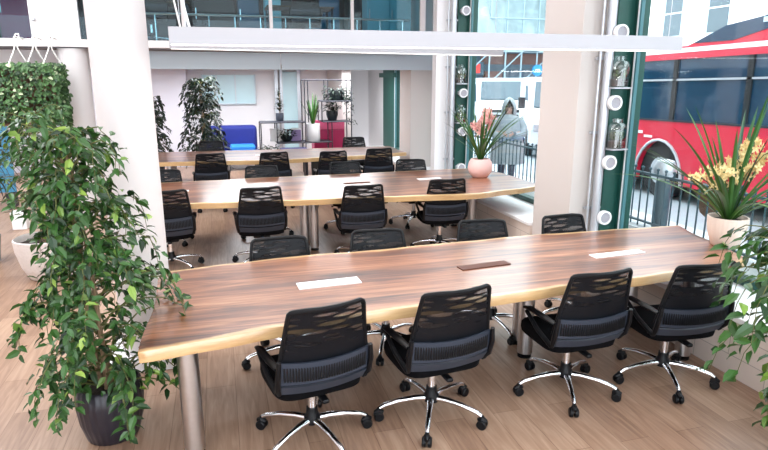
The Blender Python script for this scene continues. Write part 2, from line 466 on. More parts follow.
# balcony glazing
mz = sgroup('window_5')
fr = MB()
for x, w in [(-2.37, .10), (-.40, .05), (.874, .05), (2.138, .05)]:
    fr.b(x-w/2, x+w/2, MY-.03, MY+.03, 2.56, 4.0)
fr.b(XW-.09, XW-.001, MY-.05, MY+.05, 2.56, 4.0)
MBf = fr.build('window_frame', M['column'], mz, bevel=.004)
MB().b(-2.32, -1.80, MY-.04, MY+.03, 2.56, 4.0).build('wall_panel', M['wall'], mz)
MB().b(-6.5, -2.42, MY-.005, MY+.005, 2.56, 4.0).build('window_pane', M['glass_mezz'], mz)
MB().b(-1.79, XW-.09, MY-.005, MY+.005, 2.56, 4.0).build('window_pane', M['glass_mezz'], mz)
MB().box((-2.37, MY-.06, 2.82), (.05, .06, .04)).build('window_latch', M['galv'], mz, bevel=.006)
for ch in mz.children: ch['kind'] = 'structure'
struct('wall_mezzanine_back', MB().b(-6.5, 4.0, 14.0, 14.1, 2.55, 4.0), M['dark_room'])

# back wall details: frosted window and glazed door in the back area
w3 = sgroup('window_6')
MB().b(-.3, .95, 15.44, 15.5, 1.44, 2.12).build('window_pane', M['frost'], w3)
fb = MB()
for x in (-.32, .02, .46, .94): fb.b(x-.015, x+.015, 15.41, 15.46, 1.42, 2.14)
fb.b(-.335, .955, 15.41, 15.46, 1.41, 1.44)
fb.build('window_frame', M['fascia'], w3)
d1 = sgroup('door_1')
MB().b(1.62, 1.98, 15.40, 15.44, 0, 2.2).build('door_glass', M['frost'], d1)
MB().b(1.55, 1.62, 15.38, 15.46, 0, 2.25).b(1.98, 2.06, 15.38, 15.46, 0, 2.25).b(1.42, 1.5, 15.38, 15.46, 0, 2.25).build('door_frame', M['galv'], d1)
for g in (w3, d1):
    for ch in g.children: ch['kind'] = 'structure'
# window 4 header in dark green
struct('trim_6', MB().b(XG-.16, XG-.101, 12.75, 14.0, 2.06, 2.16), M['green'])

# ------------------------------------------------------------------ tables
def make_table(label, name, fpts, bpts, xl, xrf, xrb, legs, seed):
    rnd = random.Random(seed)
    t = thing(name, label, 'table', ((xl+xrf)/2, (fpts[0][1]+bpts[0][1])/2, 0), 0, 'long live-edge tables')
    ox, oy = t.location.x, t.location.y
    NX, NY = 110, 26
    ph = [rnd.uniform(0, 6) for _ in range(8)]
    def wob(x, k): return .012*math.sin(3.1*x+ph[k])+.007*math.sin(7.3*x+ph[k+1])+.004*math.sin(17*x+ph[k+2])
    ts = [0, .004, .012] + [.012+(.976)*j/(NY-5) for j in range(1, NY-5)] + [.988, .996, 1]
    nt_ = len(ts)
    vs = []; ed = []
    def row(z, inset):
        for i in range(NX+1):
            u = i/NX
            for j, tt in enumerate(ts):
                xr = xrf+(xrb-xrf)*tt + .012*math.sin(9*tt+ph[7])
                xx0 = xl + .01*math.sin(8*tt+ph[6])
                x = xx0+(xr-xx0)*u
                yf = interp(fpts, x)+wob(x, 0)+inset; yb = interp(bpts, x)+wob(x, 3)-inset
                y = yf+(yb-yf)*tt
                zz = z - (.006 if (tt in (0, 1) or u in (0, 1)) and z > .7 else 0)
                vs.append((x-ox, y-oy, zz)); ed.append(min(tt, 1-tt)*(yb-yf))
    row(.75, 0); row(.684, .010)
    fs = []
    N = (NX+1)*nt_
    for i in range(NX):
        for j in range(nt_-1):
            a = i*nt_+j
            fs.append((a, a+nt_, a+nt_+1, a+1)); fs.append((N+a, N+a+1, N+a+nt_+1, N+a+nt_))
    for i in range(NX):
        a = i*nt_; fs.append((a, N+a, N+a+nt_, a+nt_))
        a = i*nt_+nt_-1; fs.append((a, a+nt_, N+a+nt_, N+a))
    for j in range(nt_-1):
        a = j; fs.append((a, a+1, N+a+1, N+a))
        a = NX*nt_+j; fs.append((a, N+a, N+a+1, a+1))
    me = bpy.data.meshes.new('table_top'); me.from_pydata(vs, [], fs); me.update()
    at = me.attributes.new('edge', 'FLOAT', 'POINT'); at.data.foreach_set('value', ed)
    me.materials.append(M['table'])
    for p in me.polygons: p.use_smooth = True
    me.set_sharp_from_angle(angle=R(50))
    o = bpy.data.objects.new('table_top', me); COL.objects.link(o); o.parent = t
    for (x, y) in legs:
        l = MB().lathe([(.055, .035), (.055, .69)], (x-ox, y-oy, 0), 28, cap_top=True).build('leg', M['steel'], t, smooth=True)
        MB().lathe([(.05, 0), (.05, .012), (.018, .018), (.018, .035)], (x-ox, y-oy, 0), 18, cap_top=True).build('levelling_foot', M['black'], l, smooth=True)
    fr = MB()
    xs = sorted(set(x for x, y in legs)); 
    ym = sum(y for x, y in legs)/len(legs)
    fr.b(xs[0]-ox, xs[-1]-ox, ym-.09-oy, ym-.05-oy, .645, .685).b(xs[0]-ox, xs[-1]-ox, ym+.05-oy, ym+.09-oy, .645, .685)
    fr.build('under_frame', M['black'], t, bevel=.003)
    return t
def hatch(t, x, y, L, W, rz, m, name, label=None):
    ox, oy = t.location.x, t.location.y
    o = MB().box((0, 0, 0), (L, W, .008)).build(name, m, t, bevel=.002)
    o.location = (x-ox, y-oy, .7535); o.rotation_euler = (0, 0, rz)
    if label: o['label'] = label
    if m is M['white']:
        q = MB()
        for k in range(3): q.b(-L*.42+k*L*.3, -L*.42+k*L*.3+L*.22, -W*.06, W*.06, .004, .0052)
        q.build('slot_line', M['galv'], o)
T1 = make_table('walnut table with golden live edge nearest to camera', 'meeting_table',
    [(-.44, 2.79), (.19, 2.88), (.83, 2.98), (1.78, 3.04), (2.58, 3.08), (3.3, 3.15), (3.9, 3.30)],
    [(-.41, 4.03), (.52, 4.16), (1.45, 4.19), (2.77, 4.25), (3.9, 4.2)], -.43, 3.64, 3.88,
    [(-.235, 3.03), (-.29, 3.75), (2.09, 3.62), (2.16, 3.84), (3.2, 3.28), (3.2, 3.9)], 1)
hatch(T1, .61, 3.50, .40, .115, R(3), M['white'], 'socket_cover', 'white rectangular socket cover')
hatch(T1, 1.71, 3.575, .38, .085, R(6), M['slot'], 'cable_slot', 'open brown cable slot')
hatch(T1, 2.78, 3.57, .44, .085, R(3), M['white'], 'socket_cover', 'white rectangular socket cover')
T2 = make_table('walnut live-edge table in the middle row, pink plant pot on its right end', 'meeting_table',
    [(-1.0, 6.44), (-.41, 6.36), (1.35, 6.20), (2.8, 6.07), (3.4, 6.22), (3.8, 6.36)],
    [(-1, 7.8), (.78, 7.86), (2.2, 7.9), (3.5, 7.93)], -1.0, 3.80, 3.72,
    [(-.7, 6.75), (-.7, 7.5), (.93, 6.95), (1.03, 6.86), (1.0, 7.45), (3.12, 6.95), (3.12, 7.55)], 5)
hatch(T2, 1.62, 7.12, .34, .06, R(5), M['slot'], 'cable_slot', 'open brown cable slot')
hatch(T2, 2.60, 7.17, .32, .09, R(5), M['white'], 'socket_cover', 'white socket cover')
hatch(T2, -.44, 7.1, .12, .07, R(2), M['white'], 'socket_cover', 'white socket cover')
T3 = make_table('farthest walnut live-edge table near the back shelving', 'meeting_table',
    [(-1.1, 9.85), (-.9, 9.78), (.9, 9.62), (2.2, 9.8), (3.2, 10.05)],
    [(-1.1, 11.2), (1.6, 11.1), (3.2, 11.1)], -1.1, 3.20, 3.2,
    [(-.8, 10.15), (-.8, 10.8), (1.0, 10.1), (1.0, 10.8), (2.9, 10.3), (2.9, 10.85)], 9)
hatch(T3, .75, 10.3, .34, .07, 0, M['white'], 'socket_cover', 'white socket cover')

# ------------------------------------------------------------------ office chair
def slab_grid(fn, nu, nv, th):
    """curved panel: fn(u,v)->Vector, thickness th along -y"""
    mb = MB(); vs = []
    for side in (0, 1):
        for i in range(nu+1):
            for j in range(nv+1):
                p = fn(i/nu, j/nv); vs.append((p[0], p[1]-th*side, p[2]))
    n = (nu+1)*(nv+1); fs = []
    for i in range(nu):
        for j in range(nv):
            a = i*(nv+1)+j
            fs.append((a, a+1, a+nv+2, a+nv+1)); fs.append((n+a, n+a+nv+1, n+a+nv+2, n+a+1))
    for i in range(nu):
        a = i*(nv+1); fs.append((a, a+nv+1, n+a+nv+1, n+a)); a += nv; fs.append((a, n+a, n+a+nv+1, a+nv+1))
    for j in range(nv):
        a = j; fs.append((a, n+a, n+a+1, a+1)); a = nu*(nv+1)+j; fs.append((a, a+1, n+a+1, n+a))
    return mb.add(vs, fs)
def back_pt(u, z):
    """u in -1..1 across, z height -> point on the rear face of the back"""
    k = (z-.54)/(.92-.54)
    hw = .254-.056*k
    y = -.235-.055*k-.03*k*k + .035*u*u     # sides wrap forward
    return Vector((u*hw, y, z))
def make_chair():
    t = thing('office_chair', 'x', 'chair')
    t['group'] = 'black mesh office chairs'
    # base
    for k in range(5):
        a = R(90+72*k)
        d = Vector((math.cos(a), math.sin(a), 0))
        pts = [d*.03+Vector((0, 0, .125)), d*.10+Vector((0, 0, .128)), d*.20+Vector((0, 0, .118)), d*.29+Vector((0, 0, .096)), d*.318+Vector((0, 0, .080))]
        lg = MB().tube(pts, [.021, .019, .016, .015, .013], 10).build('leg', M['chrome'], t, smooth=True)
        cs = MB()
        p = d*.325
        side = Vector((-d.y, d.x, 0))
        for s in (-1, 1):
            c0 = p+side*(.006*s)+Vector((0, 0, .03)); c1 = p+side*(.028*s)+Vector((0, 0, .03))
            cs.tube([c0, c0+(c1-c0)*.75, c1], [.030, .030, .024], 14)
        cs.cyl(p+Vector((0, 0, .03)), p+Vector((0, 0, .082)), .011, 8)
        cs.tube([p-d*.026+Vector((0, 0, .052)), p+Vector((0, 0, .064)), p+d*.026+Vector((0, 0, .052))], [.012, .02, .012], 8)
        cs.build('caster', M['black'], lg, smooth=True)
    MB().lathe([(.032, .095), (.046, .105), (.048, .14), (.034, .165), (.032, .20)], n=20, cap_top=True).build('hub', M['black'], t, smooth=True)
    MB().lathe([(.025, .165), (.025, .39)], n=20, cap_top=True).build('gas_column', M['chrome'], t, smooth=True)
    MB().b(-.09, .09, -.12, .13, .375, .425).b(-.02, .02, -.24, -.10, .385, .41).build('seat_mechanism', M['black'], t, bevel=.01)
    # lever
    MB().tube([(.06, .02, .40), (.22, .03, .395), (.25, .03, .385)], [.007, .006, .012], 8).build('lever', M['black'], t, smooth=True)
    # seat: rounded cushion
    sb = MB(); rings = []
    for z, s in [(.418, .90), (.428, .98), (.455, 1.0), (.485, .99), (.502, .94), (.510, .82)]:
        ring = []
        for k in range(40):
            a = 2*PI*k/40
            ca, sa = math.cos(a), math.sin(a)
            x = .25*s*math.copysign(abs(ca)**.42, ca); y = .235*s*math.copysign(abs(sa)**.42, sa)+.02
            zz = z+.010*(x/.25)**2*(1 if z > .47 else 0) - (.018*max(0, (y-.16)/.09) if z > .45 else 0)
            ring.append((x, y, zz))
        rings.append(ring)
    vs = [p for r_ in rings for p in r_]; fs = []
    for i in range(len(rings)-1):
        for k in range(40):
            fs.append((i*40+k, i*40+(k+1) % 40, (i+1)*40+(k+1) % 40, (i+1)*40+k))
    fs.append(tuple(reversed(range(40)))); fs.append(tuple((len(rings)-1)*40+k for k in range(40)))
    sb.add(vs, fs).build('seat', M['fabric'], t, smooth=True, angle=60)
    # back frame
    fp = []
    for z in (.56, .64, .72, .80, .87, .905): fp.append(back_pt(-1, z))
    for u in (-.96, -.88): fp.append(back_pt(u, .918 if u > -.9 else .914))
    for u in (-.6, -.2, .2, .6, .88): fp.append(back_pt(u, .920+.006*(u*u)))
    fp.append(back_pt(.96, .916))
    for z in (.905, .87, .80, .72, .64, .56): fp.append(back_pt(1, z))
    MB().tube(fp, .0125, 8).build('backrest_frame', M['black'], t, smooth=True)
    g = slab_grid(lambda i, j: back_pt(-.97+1.94*i, .57+.345*j), 14, 8, .004)
    g.build('backrest', M['mesh'], t, smooth=True)
    # lumbar band with upright ribs
    lb = slab_grid(lambda i, j: back_pt((-1+2*i)*1.03, .535+.115*j)+Vector((0, -.012, .012*abs(2*i-1)**2)), 20, 2, .014).build('lumbar_band', M['slate'], t, smooth=True)
    rb = MB()
    for k in range(32):
        u = -.90+1.8*k/31
        p = back_pt(u, .592)+Vector((0, -.028, .012*u*u))
        rb.box(p, (.009, .007, .072))
    rb.build('lumbar_rib', M['black'], lb)
    lb.children[0]['kind'] = 'stuff'
    # lower bracket
    slab_grid(lambda i, j: back_pt((-1+2*i)*.95, .465+.055*j)+Vector((0, -.004+.05*(1-j)*.6, .012*abs(2*i-1)**2)), 14, 2, .022).build('back_bracket', M['slate'], t, smooth=True)
    # armrests: upright, sloping stay and pad
    for s in (-1, 1):
        a = MB()
        a.tube([(s*.250, -.255, .675), (s*.256, -.245, .60), (s*.254, -.22, .52), (s*.235, -.18, .47)], [.012, .016, .016, .013], 8)
        a.tube([(s*.245, -.19, .475), (s*.260, -.05, .53), (s*.268, .08, .605)], [.015, .015, .013], 8)
        arm = a.build('armrest', M['black'], t, smooth=True)
        MB().tube([(s*.254, -.23, .632), (s*.264, -.12, .636), (s*.270, .04, .634), (s*.270, .10, .620)], [.016, .024, .024, .015], 10, flat=.55).build('arm_pad', M['black'], arm, smooth=True)
        MB().tube([(s*.16, -.06, .415), (s*.22, -.10, .44), (s*.245, -.16, .49)], .012, 8).build('arm_bracket', M['black'], arm, smooth=True)
    def lower(o):
        if not o.name.startswith(('leg', 'hub', 'gas_column', 'caster')):
            for v in o.data.vertices: v.co.z -= (.045 if v.co.z < .56 else .045-.035*(v.co.z-.56)/.36)
        if o.name.startswith('gas_column'):
            for v in o.data.vertices:
                if v.co.z > .3: v.co.z -= .045
        for c in o.children: lower(c)
    for c in t.children:
        if not c.name.startswith('leg'): lower(c)
    return t
proto = make_chair(); used = [False]
def chair(x, y, rz, label, group):
    if not used[0]: o = proto; used[0] = True
    else: o = dup(proto)
    o.location = (x, y, 0); o.rotation_euler = (0, 0, R(rz)); o['label'] = label; o['group'] = group
    return o
def spin_base(o, deg):
    """turn the star base on its column"""
    for ch in o.children:
        if ch.name.startswith('leg'): ch.rotation_euler = (0, 0, R(deg))
ordn = ['leftmost', 'second from left', 'third from left', 'rightmost']
F1 = [(.41, 3.01, 11, -14), (1.145, 3.05, 6, 12), (2.10, 3.10, 1, 14), (2.83, 3.06, -4, 14)]
for k, (x, y, a, sp) in enumerate(F1):
    o = chair(x, y, a, 'black mesh office chair on the near side of the nearest table, ' + ordn[k], 'chairs along the near side of the nearest table')
    spin_base(o, sp-a)
for k, (x, y, a) in enumerate([(.40, 4.03, 184), (1.14, 4.06, 178), (2.06, 4.14, 176), (2.86, 4.13, 184)]):
    o = chair(x, y, a, 'dark mesh chair tucked behind the nearest table, ' + ordn[k], 'chairs along the far side of the nearest table')
    o.scale.z = .93
    spin_base(o, random.uniform(-30, 30))
for k, (x, y, a) in enumerate([(-.58, 6.52, 4), (.38, 6.46, 0), (1.46, 6.30, -3), (2.47, 6.42, -5)]):
    o = chair(x, y, a, 'black mesh chair on the near side of the middle table, ' + ordn[k], 'chairs along the near side of the middle table')
    spin_base(o, random.uniform(-30, 30))
for k, (x, y, a) in enumerate([(-.72, 7.66, 180), (.53, 7.70, 183), (1.66, 7.78, 179), (2.60, 7.80, 172)]):
    o = chair(x, y, a, 'dark mesh chair on the far side of the middle table, ' + ordn[k], 'chairs along the far side of the middle table')
    o.scale.z = .965
    spin_base(o, random.uniform(-30, 30))
for k, (x, y, a) in enumerate([(-.15, 9.60, 0), (.80, 9.52, 0), (1.72, 9.42, -2), (2.52, 9.60, -3)]):
    o = chair(x, y, a, 'black mesh chair on the near side of the farthest table, ' + ordn[k], 'chairs along the near side of the farthest table')
    spin_base(o, random.uniform(-30, 30))
for k, (x, y, a) in enumerate([(-.15, 10.95, 180), (2.52, 11.02, 180)]):
    o = chair(x, y, a, 'dark mesh chair behind the farthest table, %s' % ('by the indoor tree' if k == 0 else 'at its right end'), 'chairs behind the farthest table')

# ------------------------------------------------------------------ pendants, downlights and added fill lights
def pendant(label, p0, p1, z, cable_x=.10):
    p0 = Vector(p0); p1 = Vector(p1); d = p1-p0; L = d.length; rz = math.atan2(d.y, d.x)
    t = thing('pendant_light', label, 'light', ((p0.x+p1.x)/2, (p0.y+p1.y)/2, z), rz, 'linear pendant lights')
    MB().b(-L/2, L/2, -.035, .035, .006, .105).build('housing', M['pendant'], t, bevel=.003)
    MB().b(-L/2+.01, L/2-.01, -.031, .031, 0, .006).build('diffuser', M['diffuser'], t)
    for x in (-L/2+cable_x, L/2-cable_x-.0):
        c = MB().cyl((x, 0, .105), (x, 0, 4.0-z), .003, 6).build('suspension_wire', M['galv'], t)
    MB().tube([(-L/2+cable_x+.02, 0, .10), (-L/2+cable_x+.0, .0, .2), (-L/2+cable_x-.05, 0, .5), (-L/2+cable_x-.06, 0, 4.0-z)], .008, 6).build('power_cable', M['white'], t, smooth=True)
pendant('long grey linear pendant light hanging above the nearest table', (-.25, 3.90), (3.30, 3.78), 2.203)
pendant('linear pendant light hanging above the middle table, half hidden by the nearer one', (-.372, 5.78), (3.18, 6.42), 2.268)
for k, (x, y) in enumerate([(-.95, 14.3), (.2, 14.3), (1.42, 14.5), (2.42, 14.5), (.2, 11.2), (2.3, 11.4), (-2.6, 12.4), (-4.2, 12.4)]):
    names = ['beside the big column', 'over the blue sofa', 'before the glass door', 'over the shelf unit', 'over the farthest table, left', 'over the farthest table, right', 'left behind the hanging ivy', 'in the far left corner']
    t = thing('ceiling_downlight', 'round recessed downlight in the low ceiling ' + names[k], 'light', (x, y, 2.25), 0, 'recessed downlights')
    MB().lathe([(.07, -.012), (.095, -.012), (.10, 0)], n=28, cap_bottom=False).build('trim_ring', M['white'], t, smooth=True)
    MB().lathe([(.07, -.010), (.07, -.004)], n=28, cap_bottom=True, cap_top=True).build('lamp_disc', M['diffuser'], t)
def area(name, loc, rot, sx, sy, e, col=(1, 1, 1)):
    l = bpy.data.lights.new(name, 'AREA'); l.shape = 'RECTANGLE'; l.size = sx; l.size_y = sy; l.energy = e; l.color = col
    o = bpy.data.objects.new(name, l); COL.objects.link(o); o.location = loc; o.rotation_euler = rot; return o
area('pendant_lamp_glow', (1.52, 3.84, 2.198), (0, 0, R(-1.9)), 3.3, .06, 22, (1, .97, .93))
area('middle_pendant_lamp_glow', (1.4, 6.1, 2.262), (0, 0, R(10)), 3.3, .06, 18, (1, .97, .93))
area('room_fill_front', (.8, 1.6, 3.96), (0, 0, 0), 5.0, 3.0, 62, (.93, .97, 1))  # added fill without a fixture, brightens the front of the room
area('room_fill_middle', (.8, 6.2, 3.96), (0, 0, 0), 5.0, 3.5, 130, (.93, .97, 1))  # unseen fill under the ceiling, added to brighten the middle rows
area('room_fill_left', (-3.6, 6.8, 3.96), (0, 0, 0), 3.0, 5, 270, (.93, .97, 1))  # added fill, no fixture, lifts the left side and the rear column
for k, (x, y) in enumerate([(-2.5, 12.6), (.4, 13.0), (2.5, 12.6)]):
    area('downlight_lamp', (x, y, 2.20), (0, 0, 0), 1.6, 1.6, 95, (.92, .96, 1))
area('mezzanine_fill', (.6, 11.8, 3.9), (0, 0, 0), 4, 1.5, 14, (.85, .95, 1))  # fill added to lighten the upper floor contents, no fitting there

# ------------------------------------------------------------------ plants
def leaf(mb, p, d, n, L, W, fold=.25, droop=.2):
    """one leaf: base p, direction d, face normal n"""
    d = d.normalized(); s = d.cross(n)
    if s.length < 1e-3: s = Vector((1, 0, 0))
    s.normalize(); n = s.cross(d).normalized()
    def P(t, w, h): return p+d*(L*t)+s*(W*w)+n*(h*W)-Vector((0, 0, droop*L*t*t))
    vs = [P(0, 0, 0), P(.3, -.46, fold), P(.3, 0, 0), P(.3, .46, fold), P(.68, -.36, fold*.8), P(.68, 0, 0), P(.68, .36, fold*.8), P(1, 0, -.1)]
    mb.add(vs, [(0, 2, 1), (0, 3, 2), (1, 2, 5, 4), (2, 3, 6, 5), (4, 5, 7), (5, 6, 7)])
def rv(r, s=1): return Vector((r.gauss(0, 1), r.gauss(0, 1), r.gauss(0, 1)))*s
def ficus(t, h0, h1, rad, nb, per, L, seed, leafm, lean=(0, 0), droop=1.0, trunk_r=.018, stems=3, asym=None, start=.12, scat=0.0):
    """t: plant Empty. crown between h0..h1, rad(k) radius for k in 0..1"""
    r = random.Random(seed)
    tr = MB(); tops = []
    for s in range(stems):
        a = 2*PI*s/stems+.4
        pts = []
        for k in range(9):
            u = k/8
            q = .035*(1-u*.5)
            pts.append((math.cos(a+3*u)*q+lean[0]*u, math.sin(a+3*u)*q+lean[1]*u, start+(h1*.93-start)*u))
        tr.tube(pts, [trunk_r*(1-.65*k/8) for k in range(9)], 8)
        tops.append(pts)
    tro = tr.build('trunk', M['bark'], t, smooth=True)
    br = MB(); lf = MB(); lf.norecalc = True
    for b in range(nb):
        u = (b+.5)/nb; u = u**.9
        pts0 = tops[b % stems]
        zf = h0+(h1-h0)*u
        base_z = min(max(zf-.10*(1-u)-.05, h0*.7+.05), h1*.92)
        uu = (base_z-start)/(h1*.93-start)
        base = Vector((lean[0]*uu, lean[1]*uu, base_z))
        az = b*2.39996+r.uniform(-.4, .4)
        Rr = rad(u)*r.uniform(.6, 1.12)
        if asym: Rr *= asym(az, u)
        hd = Vector((math.cos(az), math.sin(az), 0))
        pts = []
        n = 7
        rise = r.uniform(.12, .40)*Rr
        for k in range(n+1):
            q = k/n
            p = base+hd*(Rr*math.sin(q*PI/2*.95))+Vector((0, 0, rise*math.sin(q*PI*.8)*1.4-droop*Rr*.55*q*q*q))
            pts.append(p+Vector((r.uniform(-1, 1), r.uniform(-1, 1), r.uniform(-1, 1)))*.012)
        br.tube(pts, [.006*(1-.75*k/n) for k in range(n+1)], 5, cap=False)
        for i in range(per):
            if scat and r.random() < (u-.62)*1.5: continue
            q = .22+.78*i/(per-1)
            fi = q*n; i0 = min(int(fi), n-1); f = fi-i0
            p = pts[i0].lerp(pts[i0+1], f)+rv(r, .02)*(1 if i < per-2 else .3)
            sgn = 1 if i % 2 else -1
            side = Vector((-hd.y, hd.x, 0))*sgn
            d = side*r.uniform(.3, 1.0)+hd*r.uniform(.1, .9)+Vector((0, 0, -r.uniform(.2, 1.25)*droop+.2))
            d = d + rv(r, scat)
            nn = Vector((0, 0, 1))*.8+rv(r, .45)+hd*.5
            l = L*r.uniform(.7, 1.2)
            leaf(lf, p, d, nn, l, l*.54, .18, .22*droop)
    br.build('branch', M['twig'], t, smooth=True)
    o = lf.build('foliage', leafm, t, smooth=False)
    return o

def planter(t, prof, m, soil_r, soil_z, n=48, rib=0, ribn=0):
    MB().lathe(prof, n=n, rib=rib, ribn=ribn).build('pot', m, t, smooth=True, angle=50)
    MB().lathe([(soil_r, soil_z-.01), (soil_r*.6, soil_z+.005), (.01, soil_z+.01)], n=24).build('soil', M['soil'], t, smooth=True)

# large weeping ficus at left front
fx = thing('potted_ficus', 'large weeping fig tree in ribbed black pot at the left end of the nearest table', 'plant', (-.70, 3.36, 0))
planter(fx, [(.12, 0), (.135, .01), (.165, .12), (.178, .24), (.170, .33), (.158, .34), (.155, .30)], M['pot_black'], .155, .30, n=96, rib=.035, ribn=28)
def rad_f(u): return .20+.25*math.sin(min(1, (1-u)*1.35+.05)*PI*.5)
def asym_f(az, u):
    c = math.cos(az)          # +x is towards the table
    if u < .42: return 1.0+(.20*c if c < 0 else .10*c)
    if u < .74: return .84+(.26*c if c < 0 else .08*c)
    return .82+.02*c
fo = ficus(fx, .34, 1.84, rad_f, 118, 26, .068, 11, M['ficus'], lean=(-.07, -.02), asym=asym_f, trunk_r=.017, scat=.45, droop=.85)

# near plant at right, pot beyond the frame edge
fr_ = thing('potted_ficus', 'bright green leafy plant reaching in at the lower right edge, beside the window sill', 'plant', (3.10, 1.72, 0))
planter(fr_, [(.13, 0), (.14, .01), (.17, .2), (.18, .36), (.168, .36), (.165, .32)], M['pot_white'], .165, .32)
ficus(fr_, .36, 1.22, lambda u: .46+.12*math.sin(u*PI), 62, 15, .092, 23, M['ficus_near'], droop=.8, lean=(-.12, .62), asym=lambda az, u: (.5 if math.cos(az) > .0 else 1.0))

# second left plant: pale woven pot with a bushy tree and dracaena spikes
t = thing('potted_tree', 'dark leafy plant in a wide whitewashed round pot behind the weeping fig', 'plant', (-1.80, 6.62, 0))
planter(t, [(.17, 0), (.19, .01), (.25, .14), (.29, .30), (.30, .42), (.285, .43), (.27, .40), (.27, .36)], M['pot_white'], .27, .37)
ficus(t, .75, 1.75, lambda u: .42-.1*u, 40, 14, .09, 31, M['ficus'], trunk_r=.014, droop=.7, start=.36)
def strap_plant(t, base, n, L, spread, m, seed, W=.02, name='foliage', zfac=1.0, curl=1.0):
    r = random.Random(seed); mb = MB(); mb.norecalc = True
    for i in range(n):
        az = i*2.39996+r.uniform(-.3, .3); q = r.uniform(.15, 1)*spread
        l = L*r.uniform(.65, 1.1); hd = Vector((math.cos(az), math.sin(az), 0)); sd = Vector((-hd.y, hd.x, 0))
        vs = []; K = 9
        for k in range(K+1):
            u = k/K
            ang = R(88)-q*1.1-curl*q*u*1.5
            if k == 0: p = Vector(base)+hd*.02; 
            else: p = p+(hd*math.cos(ang)+Vector((0, 0, math.sin(ang)*zfac)))*(l/K)
            w = W*(math.sin(PI*min(1, .18+.82*u))**.7)*.5+.0008
            up = (Vector((0, 0, 1))*math.cos(ang)-hd*math.sin(ang))
            vs += [p-sd*w+up*w*.4, p, p+sd*w+up*w*.4]
        fs = []
        for k in range(K):
            a = 3*k; fs += [(a, a+3, a+4, a+1), (a+1, a+4, a+5, a+2)]
        mb.add(vs, fs)
    return mb.build(name, m, t, smooth=True)
t2 = thing('potted_dracaena', 'dark spiky leaved plant at the left edge below the hanging ivy', 'plant', (-2.62, 7.35, 0))
planter(t2, [(.12, 0), (.13, .01), (.17, .3), (.16, .3), (.155, .27)], M['pot_black'], .155, .27)
MB().tube([(0, 0, .26), (.02, 0, .6), (-.01, .01, .95), (0, 0, 1.2)], [.02, .018, .016, .014], 8).tube([(0.02, 0, .26), (.08, .03, .6), (.12, .02, .95)], [.016, .014, .012], 8).build('trunk', M['bark'], t2, smooth=True)
strap_plant(t2, (0, 0, 1.18), 60, .62, 1.2, M['dracaena'], 4, .022)
strap_plant(t2, (.12, .02, .93), 40, .5, 1.2, M['dracaena'], 5, .022)

# ivy planter hung by ropes from the mezzanine edge
t = thing('hanging_planter', 'trailing ivy in a box hung on white ropes from the upper floor edge', 'plant', (-2.47, 9.2, 0))
bx = MB().b(-.40, .38, -.14, .18, 1.40, 1.43).b(-.40, -.37, -.14, .18, 1.43, 2.16).b(.35, .38, -.14, .18, 1.43, 2.16).b(-.37, .35, .15, .18, 1.43, 2.16).b(-.37, .35, -.12, .15, 1.80, 1.83)
bx.build('planter_box', M['planter_wood'], t)
iv = MB(); iv.norecalc = True; r = random.Random(3)
for i in range(1900):
    x = r.uniform(-.46, .44); z = r.uniform(1.50, 2.20) if x < -.2 else r.uniform(1.36, 2.20); y = -.16-.06*r.random()-.05*math.sin(z*9+x*7)
    if x < -.36 and z < 1.75: continue
    e = r.random()
    if e < .2: x = r.uniform(-.44, .46); z = 2.18+.05*r.random(); y = r.uniform(-.2, .2)
    elif e < .42: x = .42+.05*r.random(); y = r.uniform(-.2, .2)
    elif e < .5: x = -.42-.05*r.random(); z = r.uniform(1.9, 2.2); y = r.uniform(-.2, .2)
    d = Vector((r.gauss(0, .6), -.5+r.gauss(0, .3), -.6+r.gauss(0, .4))); l = r.uniform(.04, .075)
    leaf(iv, Vector((x, y, z)), d, Vector((r.gauss(0, .3), -1, .6)), l, l*.8, .15, .1)
iv.build('foliage', M['ivy'], t)
rp = MB()
for hx in (-.06, .16, .35):
    rp = MB().tube([(hx, -.0, 2.50-.0), (hx-.02, -.02, 2.40), (hx-.10, -.1, 2.18)], .009, 6).tube([(hx, .0, 2.50), (hx+.02, -.0, 2.40), (hx+.10, .1, 2.18)], .009, 6)
    rp.tube([(hx, .0, 2.49), (hx-.03, .05, 2.54), (hx-.02, .12, 2.60), (hx+.02, .12, 2.60), (hx+.03, .05, 2.54), (hx, .0, 2.49)], .009, 6)
    rp.tube([(hx, .0, 2.56), (hx, .35, 2.56)], .011, 6)
    rp.build('rope', M['rope'], t, smooth=True)

# orchids
def orchid(t, base, L, spread, n, sprays, fm, seed, W, fs=.03):
    strap_plant(t, base, n, L, spread, M['strap'], seed, W, curl=.9)
    r = random.Random(seed+1)
    for (dx, dy, hz) in sprays:
        pts = [Vector(base)+Vector((dx*u, dy*u, hz*math.sin(u*PI*.5))) for u in [k/6 for k in range(7)]]
        st = MB().tube(pts, .004, 6).build('flower_stem', M['twig'], t, smooth=True)
        fl = MB(); fl.norecalc = True
        for i in range(13):
            q = .5+.5*i/12; f = q*6; i0 = min(int(f), 5); p = pts[i0].lerp(pts[i0+1], f-i0)
            a = r.uniform(0, 6.28); c = p+Vector((math.cos(a), math.sin(a), r.uniform(-.3, .3)))*fs*1.1
            nrm = (c-p).normalized(); s1 = nrm.cross(Vector((0, 0, 1))).normalized(); s2 = s1.cross(nrm)
            for k in range(5):
                b_ = 2*PI*k/5+.3
                d = s1*math.cos(b_)+s2*math.sin(b_)+nrm*.25
                leaf(fl, c, d, nrm, fs, fs*.55, .1, 0)
            fl.ball(c+nrm*.006, fs*.22, 6, 4)
        fl.build('blossom', fm, st)
t = thing('potted_orchid', 'cream ribbed tapered pot with tall yellow orchid on the right end of the nearest table', 'plant', (3.74, 3.56, .75))
